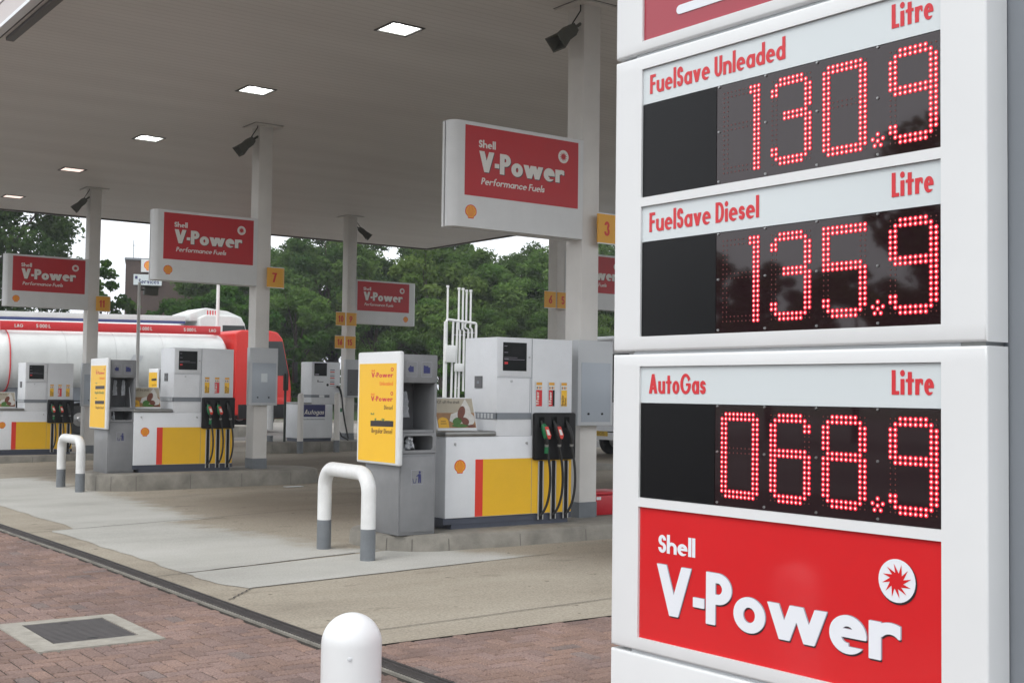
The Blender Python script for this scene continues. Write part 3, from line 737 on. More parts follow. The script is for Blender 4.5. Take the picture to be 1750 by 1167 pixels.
ALLC = cells('8') | {(r, c) for r in range(18) for c in (0, 1, 8, 9)} | {(r, c) for r in (0, 1, 7, 8, 16, 17) for c in range(10)}
CX0 = [.466, .6490, .8295, 1.0400]; PX, PZ = .01478, .01388
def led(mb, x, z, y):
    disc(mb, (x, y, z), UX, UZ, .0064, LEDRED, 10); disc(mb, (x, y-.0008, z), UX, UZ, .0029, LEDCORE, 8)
def display(z0, z1, digits):
    d = panel('price_display', z0, z1, BLACKGLASS)
    bl = MB(); bl.box(PL+.001, .437, F_-.0015, F_-.0002, z0+.001, z1-.001, BLACKBLANK); bl.build('blank_section', d)
    top = z1-.0262; y = F_-.0012
    off = MB()
    for k, ch in enumerate(digits):
        S = cells(ch); mb = MB()
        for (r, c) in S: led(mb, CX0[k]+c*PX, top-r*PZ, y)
        tag(mb.build('digit', d), 'lit red LED digit %s' % ch)
        if ALLC-S:
            off = MB()
            for (r, c) in ALLC-S: disc(off, (CX0[k]+c*PX, y, top-r*PZ), UX, UZ, .0022, LEDOFF, 6)
            tag(off.build('unlit_leds', d), kind='stuff')
    mb = MB(); cx, cz = 1.0018, top-15.9*PZ
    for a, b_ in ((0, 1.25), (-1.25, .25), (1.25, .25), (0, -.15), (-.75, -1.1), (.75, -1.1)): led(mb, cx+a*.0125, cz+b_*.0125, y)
    mb.build('decimal_point', d)
    for x in (.447, .625, .806, 1.0018):
        for z in (z0+.010, (z0+z1)/2+.010, z1-.004):
            sc = MB(); sc.tube([(x, F_-.0005, z), (x, F_-.004, z)], [.0042, .003], STEEL, 8); sc.build('screw', d)
    return d
TF = dict(w=.195, h=.155, track=.055)
def header(z0, z1, name, z, H, s0, s1):
    p = panel('header_panel', z0, z1, HEADER); p['label'] = 'white header strip lettered %s' % name
    fascia_text(p, name, s0, z, H, REDTXT, s1-s0, F_-.0012, **TF)
    fascia_text(p, 'Litre', 1.0435, z+.004, .0625, REDTXT, 1.166-1.0435, F_-.0012, **TF)
header(2.536, 2.649, 'FuelSave Unleaded', 2.5655, .0605, .153, .6955)
display(2.241, 2.535, '1309')
header(2.101, 2.213, 'FuelSave Diesel', 2.130, .0605, .155, .602)
display(1.804, 2.100, '1359')
header(1.597, 1.711, 'AutoGas', 1.6265, .0605, .159, .400)
display(1.303, 1.596, '0689')
p = panel('red_panel', .871, 1.275, REDP)
y = F_-.0012
fascia_text(p, 'Shell', .2062, 1.1425, .0535, TXTW, .1555, y, w=.245, h=.18, track=.05)
for (m_, dx, dz, yy) in ((TXTDK, .0028, -.0042, y), (TXTGREY, .0036, .0016, y-.0005), (TXTW, 0, 0, y-.001)):
    mb = MB(); text(mb, 'V-Power', (.2014+dx, yy, .9570+dz), UX, UZ, .151, m_, fit=.868, w=.245, h=.19, track=.045); mb.build('lettering', p)
mb = MB(); sunburst(mb, (1.0594, y-.0008, 1.1633), UX, UZ, .0545, TXTW, REDP, FN, TXTDK); mb.build('sunburst_emblem', p)
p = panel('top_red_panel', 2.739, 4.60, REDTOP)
def rbar(z0, z1, s0, s1):
    r = (z1-z0)/2; pts = [(s0+r-r*math.sin(k*math.pi/8), (z0+z1)/2-r*math.cos(k*math.pi/8)) for k in range(9)]+[(s1, z1), (s1, z0)]
    mb = MB(); mb.prism(pts, (0, F_-.0025, 0), UX, UZ, (0, .002, 0), TXTW); mb.build('white_bar', p)
rbar(2.790, 2.818, .268, .74); rbar(2.838, 2.866, .285, .74); rbar(2.886, 2.914, .302, .74)

# ------------------------------------------------------------------ bollards and hoops
b_ = MB(); rr = .083
b_.lathe([(rr, -.05), (rr, .93)]+[(rr*math.cos(a), .93+rr*math.sin(a)) for a in np.linspace(.1, 1.50, 14)], (0, 0, 0), WHITE, 40)
tag(b_.build('bollard', smooth=True, loc=(1.68, 3.02, 0)), 'white round topped steel bollard in the foreground in front of the price sign', 'bollard')
o = bpy.data.objects['bollard']
ch = MB(); ch.tube([(-.046, -.0702, .80), (-.047, -.071, .8005)], [.004, .002], CASEGREY, 6); ch.tube([(-.0455, -.0697, .62), (-.0457, -.0700, .74)], [.0016, .0012], CASEGREY, 5); ch.tube([(-.045, -.0703, .905), (-.046, -.0713, .9055)], [.007, .002], CASEGREY, 8); ch.build('paint_chip', o)

def hoop(ax, ay, bx, by, label):
    gzv = gz(ax, ay); cx, cy = (ax+bx)/2, (ay+by)/2
    t = thing('hoop_barrier', label, 'barrier', (cx, cy, gzv), 0, 'white hoop barriers at the ends of the pump islands')
    A = Vector((ax-cx, ay-cy, 0)); B = Vector((bx-cx, by-cy, 0)); d = (B-A).normalized(); H, rad, r = .83, .19, .072
    z = Vector((0, 0, 1)); pts = [A+z*.30, A+z*.5]
    pts += [A+d*rad*(1-math.cos(q))+z*(H-rad+rad*math.sin(q)) for q in np.linspace(0, math.pi/2, 10)]
    pts += [B-d*rad*(1-math.cos(q))+z*(H-rad+rad*math.sin(q)) for q in np.linspace(math.pi/2, 0, 10)]
    pts += [B+z*.5, B+z*.30]
    mb = MB(); mb.tube(pts, r, HOOPW, 24); mb.build('hoop', t, smooth=True)
    for P in (A, B):
        f = MB(); f.tube([P-z*.1, P+z*.2995], r+.0012, GREYFOOT, 24); f.build('foot', t, smooth=True)
hoop(6.033, 11.47, 5.984, 10.474, 'white tubular hoop barrier guarding the nearest pump island, grey painted feet')
hoop(6.22, 21.25, 6.17, 20.05, 'white tubular hoop barrier guarding the second pump island, further from the price sign')
# ================================================================== CANOPY
ZC = 6.35
SOF = bpy.data.materials.new('soffit'); SOF.use_nodes = True; nt = SOF.node_tree; b = nt.nodes['Principled BSDF']
tc = nt.nodes.new('ShaderNodeTexCoord'); sx = nt.nodes.new('ShaderNodeSeparateXYZ'); nt.links.new(tc.outputs['Object'], sx.inputs[0])
mu = nt.nodes.new('ShaderNodeMath'); mu.operation = 'MULTIPLY'; mu.inputs[1].default_value = 1/.15; nt.links.new(sx.outputs['Y'], mu.inputs[0])
fr_ = nt.nodes.new('ShaderNodeMath'); fr_.operation = 'FRACT'; nt.links.new(mu.outputs[0], fr_.inputs[0])
cr = nt.nodes.new('ShaderNodeValToRGB'); e = cr.color_ramp.elements; e[0].position = .0; e[0].color = (.52, .505, .485, 1); e[1].position = .14; e[1].color = (.70, .685, .665, 1)
nt.links.new(fr_.outputs[0], cr.inputs['Fac'])
n1 = nt.nodes.new('ShaderNodeTexNoise'); n1.inputs['Scale'].default_value = .5; n1.inputs['Detail'].default_value = 8
mp = nt.nodes.new('ShaderNodeMapping'); mp.inputs['Scale'].default_value = (.5, 2.5, 1); nt.links.new(tc.outputs['Object'], mp.inputs['Vector']); nt.links.new(mp.outputs[0], n1.inputs['Vector'])
cr2 = nt.nodes.new('ShaderNodeValToRGB'); cr2.color_ramp.elements[0].position = .3; cr2.color_ramp.elements[0].color = (.90, .895, .89, 1); cr2.color_ramp.elements[1].position = .7
nt.links.new(n1.outputs['Fac'], cr2.inputs['Fac'])
mx = nt.nodes.new('ShaderNodeMix'); mx.data_type = 'RGBA'; mx.blend_type = 'MULTIPLY'; mx.inputs['Factor'].default_value = 1
nt.links.new(cr.outputs[0], mx.inputs[6]); nt.links.new(cr2.outputs[0], mx.inputs[7]); nt.links.new(mx.outputs[2], b.inputs['Base Color']); b.inputs['Roughness'].default_value = .55
FASC = mat('fascia_board', (.55, .50, .49), .5, .06, 1)
EDGE = mat('canopy_edge_trim', (.09, .085, .08), .5)
CX_0, CX_1, CY_0, CY_1 = 4.10, 21.65, 5.6, 34.35
can = thing('canopy', 'large flat forecourt canopy with a pale ribbed soffit carried on square white columns', 'canopy', (12.8, 20, 0))
def rel(x, y, z=0): return (x-12.8, y-20, z)
LIGHTS = [(8.18, 13.73, LAMP), (8.11, 17.98, LAMP), (8.11, 22.75, LAMP), (8.0, 27.13, LAMPWARM), (8.0, 31.95, LAMPWARM)]
HS = .215
def soffit():
    mb = MB(); X = [CX_0+.06, 8.0, CX_1-.02]
    ys = [CY_0+.02]; spans = []
    # sheet with square holes for the recessed lamps
    cur = CY_0+.02
    for (lx, ly, _) in LIGHTS:
        mb.add([rel(CX_0+.06, cur, ZC), rel(CX_1-.02, cur, ZC), rel(CX_1-.02, ly-HS, ZC), rel(CX_0+.06, ly-HS, ZC)], [(3, 2, 1, 0)], SOF)
        mb.add([rel(CX_0+.06, ly-HS, ZC), rel(lx-HS, ly-HS, ZC), rel(lx-HS, ly+HS, ZC), rel(CX_0+.06, ly+HS, ZC)], [(3, 2, 1, 0)], SOF)
        mb.add([rel(lx+HS, ly-HS, ZC), rel(CX_1-.02, ly-HS, ZC), rel(CX_1-.02, ly+HS, ZC), rel(lx+HS, ly+HS, ZC)], [(3, 2, 1, 0)], SOF)
        cur = ly+HS
    mb.add([rel(CX_0+.06, cur, ZC), rel(CX_1-.02, cur, ZC), rel(CX_1-.02, CY_1-.02, ZC), rel(CX_0+.06, CY_1-.02, ZC)], [(3, 2, 1, 0)], SOF)
    return mb.build('soffit', can)
soffit()
mb = MB(); mb.box(CX_0-12.8+.1, CX_1-12.8-.1, CY_0-20+.1, CY_1-20-.1, 6.75, 7.25, FASC); mb.build('roof_deck', can)
mb = MB()
zz = 6.40
for k in range(6):
    mb.box(CX_0-12.8-.05+.012*(k % 2), CX_0-12.8+.03, CY_0-20, CY_1-20, zz, zz+.155, FASC); zz += .162
mb.box(CX_0-12.8-.075, CX_0-12.8+.04, CY_0-20-.01, CY_1-20+.01, 6.35, 6.397, WHITE2)
mb.box(CX_0-12.8+.06, CX_0-12.8+.075, CY_0-20, CY_1-20, 6.36, 6.75, EDGE)
mb.box(CX_0-12.8+.032, CX_0-12.8+.058, CY_0-20, CY_1-20, 6.37, 7.3, EDGE)
for (x0, x1, y0, y1) in ((CX_1-.0, CX_1+.08, CY_0, CY_1), (CX_0+.05, CX_1, CY_1, CY_1+.08), (CX_0+.05, CX_1, CY_0-.08, CY_0)):
    mb.box(x0-12.8, x1-12.8, y0-20, y1-20, 6.365, 7.3, FASC)
for (x0, x1, y0, y1) in ((CX_1-.02, CX_1+.085, CY_0, CY_1+.09), (CX_0+.05, CX_1-.02, CY_1-.02, CY_1+.085)):
    mb.box(x0-12.8, x1-12.8, y0-20, y1-20, 6.315, 6.364, EDGE)
mb.build('fascia', can)
mb = MB(); mb.box(4.20-12.8, 4.30-12.8, CY_0-20+.3, 17.4-20, 6.30, 6.349, EDGE); mb.build('gutter_strip', can)
COLS = {'a': (9.36, 11.38, .16), 'b': (9.22, 20.25, .24), 'c': (9.08, 29.30, .10), 'd': (15.98, 29.30, .33), 'e': (16.08, 20.36, .15), 'f': (16.05, 11.4, .15)}
CWX, CWY = .265, .305
for k, (x, y, kz) in COLS.items():
    mb = MB(); x0, y0, _ = rel(x, y)
    mb.box(x0, x0+CWX, y0, y0+CWY, kz-.2, ZC+.1, COLW)
    c = mb.build('column', can, bevel=.012)
    f = MB(); f.box(x0-.004, x0+CWX+.004, y0-.004, y0+CWY+.004, kz-.1, kz+.185, GREYFOOT); f.build('base_band', c)
    f = MB(); q = .12
    f.box(x0-q, x0+CWX+q, y0-q, y0+CWY+q, ZC-.022, ZC-.002, COLW); f.box(x0-q-.02, x0+CWX+q+.02, y0-q-.02, y0+CWY+q+.02, ZC-.0018, ZC-.0008, EDGE); f.build('collar', c)
for i, (lx, ly, lm) in enumerate(LIGHTS):
    t = thing('canopy_light', ['bright square recessed light, nearest of the row in the canopy soffit', 'bright square recessed light, second in the row and in front of the second column', 'bright yellowish square light, third in the row in the canopy soffit', 'dim pinkish square light in the soffit next to the third column', 'dim pinkish square light farthest away at the left end of the row'][i], 'light', (lx, ly, ZC), 0, 'square lights recessed in the canopy soffit')
    f = MB(); a, c = HS-.001, HS+.03
    for q in ((-c, c, -c, -a), (-c, c, a, c), (-c, -a, -a, a), (a, c, -a, a)): f.box(q[0], q[1], q[2], q[3], -.014, -.003, EDGE)
    f.build('frame', t)
    f = MB(); h = .13; s1 = .08
    for s in range(4):
        rot = Matrix.Rotation(s*math.pi/2, 3, 'Z'); f.add([rot @ Vector(p) for p in ((-a, -a, 0), (a, -a, 0), (s1, -s1, h), (-s1, -s1, h))], [(0, 1, 2, 3)], lm)
    f.add([(-s1, -s1, h), (s1, -s1, h), (s1, s1, h), (-s1, s1, h)], [(3, 2, 1, 0)], lm); f.build('reflector', t)
    f = MB(); f.lathe([(.012, -.07), (.045, -.05), (.05, 0), (.025, .05)], (0, 0, h-.06), BULB if lm is LAMP else lm, 14); f.build('bulb', t, smooth=True)

# ================================================================== ISLANDS
def island(x0, x1, yc, hw, ztop, label):
    t = thing('pump_island', label, 'kerb island', ((x0+x1)/2, yc, ztop), 0, 'raised concrete pump islands')
    hx = (x1-x0)/2; r = hw*.80; n = 10; prof = []
    def outline(g):
        P = []
        for cx, cy, a0 in ((hx-r, hw-r, 0), (-hx+r, hw-r, 90), (-hx+r, -hw+r, 180), (hx-r, -hw+r, 270)):
            for k in range(n+1):
                a = R(a0+90*k/n); P.append((cx+(r+g)*math.cos(a), cy+(r+g)*math.sin(a)))
        return P
    gmin = min(gz(x, yc) for x in (x0, x1))-.06
    vs = []; L = [(.045, gmin-ztop), (.030, -.04), (.018, -.012), (-.012, 0), (-.20, .002)]
    for gg, z in L: vs += [(p[0], p[1], z) for p in outline(gg)]
    N = 4*(n+1); fs = []
    for i in range(len(L)-1):
        for k in range(N): fs.append((i*N+k, i*N+(k+1) % N, (i+1)*N+(k+1) % N, (i+1)*N+k))
    fs.append(tuple(range((len(L)-1)*N, len(L)*N)))
    j = MB(); j.add(vs, fs, KERB); z0 = gmin-ztop
    for x in np.arange(-hx+r, hx-r+.01, .915):
        for sg in (-1, 1):
            j.add([(x-.004, sg*(hw+.0465), z0), (x+.004, sg*(hw+.0465), z0), (x+.004, sg*(hw+.0315), -.04), (x-.004, sg*(hw+.0315), -.04), (x+.004, sg*(hw-.011), .001), (x-.004, sg*(hw-.011), .001)], [(0, 1, 2, 3), (3, 2, 4, 5)] if sg < 0 else [(3, 2, 1, 0), (5, 4, 2, 3)], KJOINT)
    for a in (205, 232):
        c, s = math.cos(R(a)), math.sin(R(a)); cx, cy = -hx+r, -hw+r; tx, ty = -s*.004, c*.004
        P = lambda g, z, q: (cx+(r+g)*c+tx*q, cy+(r+g)*s+ty*q, z)
        j.add([P(.0475, z0, -1), P(.0475, z0, 1), P(.0320, -.04, 1), P(.0320, -.04, -1), P(-.010, .0015, 1), P(-.010, .0015, -1)], [(0, 1, 2, 3), (3, 2, 4, 5)], KJOINT)
    j.build('kerb', t, smooth=True)
island(6.50, 11.05, 11.42, .70, .16, 'concrete kerbed island under the nearest fuel pump, with a rounded near end')
island(6.42, 10.45, 20.50, .70, .24, 'concrete kerbed island under the second fuel pump row')
island(6.30, 10.90, 29.45, .70, .10, 'concrete kerbed island under the farthest left fuel pump')
island(13.45, 18.4, 29.45, .72, .33, 'concrete kerbed island under the autogas pump in the back row')
island(12.30, 17.6, 20.60, .70, .14, 'concrete kerbed island in the back row hidden behind the nearest fuel pump')
island(14.0, 18.0, 39.95, .70, .42, 'concrete kerbed island out near the tanker beyond the canopy')

# ================================================================== FUEL PUMPS
PUMPG = 'white fuel pumps with yellow and red fronts'
def sticker(par, x, kind):
    mb = MB(); y = -.0016
    mb.box(x-.046, x+.046, y, -.0002, 1.315, 1.602, WHITE)
    mb.flat([(x-.040, 1.562), (x+.040, 1.562), (x+.040, 1.593), (x-.040, 1.593)], (0, y-.0008, 0), UX, UZ, NUMY)
    for k in range(4): mb.flat([(x-.034+k*.019, 1.520), (x-.021+k*.019, 1.520), (x-.021+k*.019, 1.546), (x-.034+k*.019, 1.546)], (0, y-.0008, 0), UX, UZ, PECTY if k % 2 else TXTBR)
    main, side, tx = {'red': (REDP, REDP, TXTWS), 'black': (REDP, BLACK, TXTWS), 'yellow': (YELBOARD, YELBOARD, TXTBR)}[kind]
    mb.flat([(x-.042, 1.325), (x+.012, 1.325), (x+.012, 1.508), (x-.042, 1.508)], (0, y-.0008, 0), UX, UZ, main)
    mb.flat([(x+.012, 1.325), (x+.042, 1.325), (x+.042, 1.508), (x+.012, 1.508)], (0, y-.0008, 0), UX, UZ, side)
    o = mb.build('grade_sticker', par); tag(o, '%s fuel grade sticker' % {'red': 'red', 'black': 'red and black', 'yellow': 'yellow'}[kind])
    t_ = MB()
    if kind == 'yellow':
        text(t_, 'Regular', (x-.006, y-.0016, 1.33), UZ, (-1, 0, 0), .034, tx, w=.16, h=.15, c=.8); text(t_, 'Diesel', (x+.034, y-.0016, 1.33), UZ, (-1, 0, 0), .034, tx, w=.16, h=.15, c=.8)
    else: text(t_, 'V-Power', (x-.002, y-.0016, 1.342), UZ, (-1, 0, 0), .040, tx, fit=.145, w=.22, h=.2)
    t_.build('lettering', o)
def nozzle(par, x, ncol, k):
    """one holstered nozzle with its hose and the slot the hose runs down to"""
    mb = MB(); mb.tube([(x-.012, -.035, 1.185), (x-.010, -.075, 1.14), (x-.004, -.098, 1.09), (x+.010, -.115, 1.02), (x+.024, -.122, .95), (x+.030, -.112, .885)], [.010, .013, .026, .028, .024, .020], RUBBER, 10)
    n = mb.build('nozzle', par, smooth=True)
    if ncol is not None:
        c = MB(); pts = [(x-.012, -.094, 1.125), (x-.004, -.104, 1.10), (x+.006, -.117, 1.03), (x+.016, -.124, .975), (x+.022, -.124, .955)]
        c.tube(pts, [.020, .036, .040, .034, .012], ncol, 12); c.build('nozzle_guard', n, smooth=True)
        d = MB(); d.add([(x-.030, -.1500, 1.100), (x+.020, -.1500, 1.100), (x+.052, -.1665, 1.000), (x+.036, -.1690, .962), (x+.006, -.1690, .962), (x-.010, -.1665, 1.000)], [(0, 5, 4, 3, 2, 1)], NUMRED)
        d.add([(x-.014, -.1570, 1.066), (x+.020, -.1570, 1.066), (x+.040, -.1675, 1.005), (x+.000, -.1675, 1.005)], [(0, 3, 2, 1)], TXTWS); d.build('nozzle_sticker', n)
    c = MB(); c.tube([(x+.028, -.114, .90), (x+.031, -.110, .875)], .024, STEEL, 10); c.build('collar', n, smooth=True)
    if ncol is not None and k == 0:
        c = MB(); c.tube([(x+.031, -.110, .873), (x+.033, -.104, .80)], [.023, .026], GREENP, 10); c.build('grip', n, smooth=True)
    h = MB(); xb = x+.02; bulge = .085
    P0, P1, P2, P3 = (x+.031, -.108, .874), (x+.035+bulge, -.14, .50), (x+.05+bulge*.55, -.09, .18), (xb-.005, -.02, .10)
    pts = []
    for i in range(19):
        s = i/18; pts.append(tuple((1-s)**3*P0[q]+3*(1-s)**2*s*P1[q]+3*(1-s)*s*s*P2[q]+s**3*P3[q] for q in range(3)))
    h.tube(pts, .0145, RUBBER, 10); h.build('hose', par, smooth=True)
    sl = MB(); xs_ = x+.035
    sl.box(xs_-.026, xs_+.026, -.004, .002, .055, .715, BLACK); sl.box(xs_-.040, xs_-.026, -.010, .002, .055, .705, SLOTST); sl.box(xs_+.026, xs_+.038, -.010, .002, .055, .705, SLOTST)
    sl.build('hose_slot', par)
def seam(mb, x0, x1, z0, z1, y=-.0008): mb.box(x0, x1, y, .001, z0, z1, SPINE)
def fuel_pump(x, y, kz, label, kinds, ncols):
    t = thing('fuel_pump', label, 'fuel pump', (x, y, kz), 0, PUMPG)
    mb = MB(); mb.box(-.01, 1.74, .02, .63, .055, .125, NAVY); mb.box(.10, 1.70, .03, .60, -.02, .055, NAVY); mb.build('plinth', t)
    mb = MB(); mb.box(0, 1.725, 0, .65, .122, .992, WHITE2); body = mb.build('lower_cabinet', t, bevel=.008)
    mb = MB(); mb.box(.487, 1.722, -.002, -.0002, .128, .745, YEL); y_ = mb.build('yellow_panel', t)
    mb = MB(); seam(mb, 1.148, 1.152, .13, .745, -.0032); mb.build('panel_seam', y_)
    mb = MB(); mb.box(.386, .4865, -.002, -.0002, .128, .745, REDSTR); mb.build('red_stripe', t)
    mb = MB(); pecten(mb, (.185, -.0016, .672), UX, UZ, .145, FN); mb.build('shell_emblem', t)
    for lx in (.115, 1.075):
        mb = MB(); mb.tube([(lx, .001, .915), (lx, -.012, .915)], .013, STEEL, 10); mb.tube([(lx, -.012, .913), (lx+.004, -.014, .895)], .006, STEEL, 8); mb.build('lock', t, smooth=True)
    mb = MB(); mb.box(-.02, .655, -.018, .668, .994, 1.052, STEELDK); mb.build('worktop', t, bevel=.022, seg=3)
    mb = MB(); mb.box(.66, 1.725, .006, .632, .994, 2.085, WHITE2); head = mb.build('head_cabinet', t, bevel=.006)
    mb = MB()
    seam(mb, 1.142, 1.145, 1.0, 2.08, .0052); seam(mb, .664, 1.142, 1.640, 1.643, .0052); seam(mb, 1.118, 1.1205, 1.25, 1.64, .0052); mb.build('door_seams', head)
    mb = MB(); mb.box(.67, 1.128, -.002, .0055, 1.655, 2.075, WHITE2); bz = mb.build('screen_bezel', t, bevel=.003)
    mb = MB(); mb.box(.735, 1.060, -.006, -.0018, 1.715, 2.030, SCREEN); sc = mb.build('screen', t)
    mb = MB(); yq = -.0065
    for k in range(3): mb.flat([(.75, 1.985-k*.07), (.79+.01*k, 1.985-k*.07), (.79+.01*k, 1.990-k*.07), (.75, 1.990-k*.07)], (0, yq, 0), UX, UZ, TXTGREY)
    mb.flat([(.85, 1.90), (1.0, 1.90), (1.0, 1.985), (.85, 1.985)], (0, yq, 0), UX, UZ, BLACKBLANK)
    mb.flat([(.75, 1.838), (1.03, 1.838), (1.03, 1.842), (.75, 1.842)], (0, yq, 0), UX, UZ, TXTGREY); mb.flat([(.75, 1.86), (.93, 1.86), (.93, 1.863), (.75, 1.863)], (0, yq, 0), UX, UZ, TXTGREY)
    mb.flat([(.755, 1.788), (.80, 1.788), (.80, 1.812), (.755, 1.812)], (0, yq, 0), UX, UZ, REDP); mb.build('screen_marks', sc)
    mb = MB(); mb.box(.652, 1.141, -.001, .0055, 1.178, 1.250, SPINE); mb.box(.652, .66, -.001, .62, 1.178, 1.250, SPINE)
    for k in range(8): mb.box(.648, .6518, .06+k*.065, .095+k*.065, 1.186, 1.240, CASEGREY)  # pale blocks paint the reflections along the side of the strip
    mb.build('vent_strip', t)
    mb = MB(); mb.box(.648, .6595, .28, .42, 1.520, 1.655, GREYDK); mb.box(.645, .648, .33, .37, 1.57, 1.60, SPINE); mb.build('card_reader', t)
    mb = MB(); mb.tube([(.86, .006, 1.60), (.86, -.006, 1.60)], .014, CASEGREY, 10); mb.build('key_lock', t); mb = MB(); mb.tube([(1.10, -.001, 1.87), (1.10, -.010, 1.87)], .011, STEEL, 10); mb.build('key_lock', t)
    mb = MB(); mb.box(1.150, 1.742, -.065, .004, .722, 1.252, BLACK); bx = mb.build('nozzle_boot', t, bevel=.025, seg=3)
    for k, nx in enumerate((1.245, 1.425, 1.605)):
        mb = MB(); mb.box(nx-.045, nx+.03, -.0665, -.066, 1.09, 1.205, SCREEN); mb.build('holster_slot', bx)
    for k, nx in enumerate((1.245, 1.425, 1.605)):
        sticker(t, nx, kinds[k]); nozzle(t, nx, ncols[k], k)
    return t
fuel_pump(7.25, 11.06, .16, 'nearest white fuel pump with yellow and red front, one green nozzle, beside the service unit', ('red', 'black', 'yellow'), (GREENP, RUBBER, None))
fuel_pump(7.04, 20.10, .24, 'white fuel pump with yellow and red front on the second island, middle of three', ('yellow', 'red', 'yellow'), (GREENP, GREENP, None))
fuel_pump(6.99, 29.02, .10, 'farthest white fuel pump with yellow and red front at the left edge', ('yellow', 'red', 'yellow'), (GREENP, GREENP, None))

# advert boards leaning on the worktops
POSTER_BG = mat('poster_cream', (.40, .36, .28), .5, .08, 6); POSTER_BR = mat('poster_tan', (.32, .17, .075), .5, .2, 9)
PGREEN = mat('poster_green', (.06, .17, .03), .5, .3, 30); PBROWN = mat('poster_brown', (.16, .05, .03), .5, .3, 30); PPALE = mat('poster_paper', (.58, .57, .54), .5, .15, 20); PYEL = mat('poster_yellow', (.72, .40, .02), .5)
def advert(x, y, z, label):
    t = thing('advert_board', label, 'advert board', (x, y, z), 0, 'food advert boards standing on the pump worktops'); t.rotation_euler = (R(-17), 0, 0)
    mb = MB(); mb.box(0, .52, 0, .012, 0, .375, WHITE); mb.build('board', t, bevel=.003)
    mb = MB(); y0 = -.0008
    fl = lambda P, m, q: mb.flat(P, (0, y0-q*.0006, 0), UX, UZ, m)
    fl([(.012, .20), (.508, .20), (.508, .363), (.012, .363)], POSTER_BG, 0); fl([(.012, .03), (.508, .03), (.508, .20), (.012, .20)], POSTER_BR, 0)
    fl([(.02, .03), (.155, .03), (.155, .115), (.135, .14), (.09, .152), (.045, .14), (.02, .115)], PYEL, 1)
    fl([(.05, .075), (.125, .075), (.125, .082), (.05, .082)], TXTBR, 2); fl([(.055, .10), (.12, .10), (.12, .107), (.055, .107)], TXTBR, 2)
    fl([(.17, .11), (.20, .185), (.30, .215), (.40, .34), (.415, .36), (.43, .33), (.46, .26), (.47, .16), (.40, .09), (.25, .07)], PPALE, 1)
    el = lambda cx, cz, rx, rz, m, q, rot=0: fl([(cx+rx*math.cos(a)*math.cos(rot)-rz*math.sin(a)*math.sin(rot), cz+rx*math.cos(a)*math.sin(rot)+rz*math.sin(a)*math.cos(rot)) for a in np.linspace(0, 2*math.pi, 22)[:-1]], m, q)
    el(.34, .20, .045, .085, PBROWN, 2, -.5); el(.43, .13, .075, .07, PPALE, 3, .2); el(.375, .105, .05, .042, PBROWN, 4, -.3); el(.27, .105, .065, .04, PGREEN, 2, .3); el(.30, .055, .11, .02, PGREEN, 3); el(.44, .05, .06, .018, PBROWN, 3)
    tt = MB(); text(tt, 'HOT off the shelf', (.025, y0-.002, .305), UX, UZ, .034, TXTDK, fit=.31, w=.12, h=.11, track=.09)
    pic = mb.build('picture', t); tt.build('lettering', pic)
advert(7.235, 11.20, .16+1.053, 'food advert board with a sandwich wrap on the worktop of the nearest pump')
advert(7.025, 20.24, .24+1.053, 'food advert board with a sandwich wrap on the worktop of the second island\'s pump')
advert(6.975, 29.16, .10+1.053, 'food advert board at the left edge on the worktop of the farthest pump')

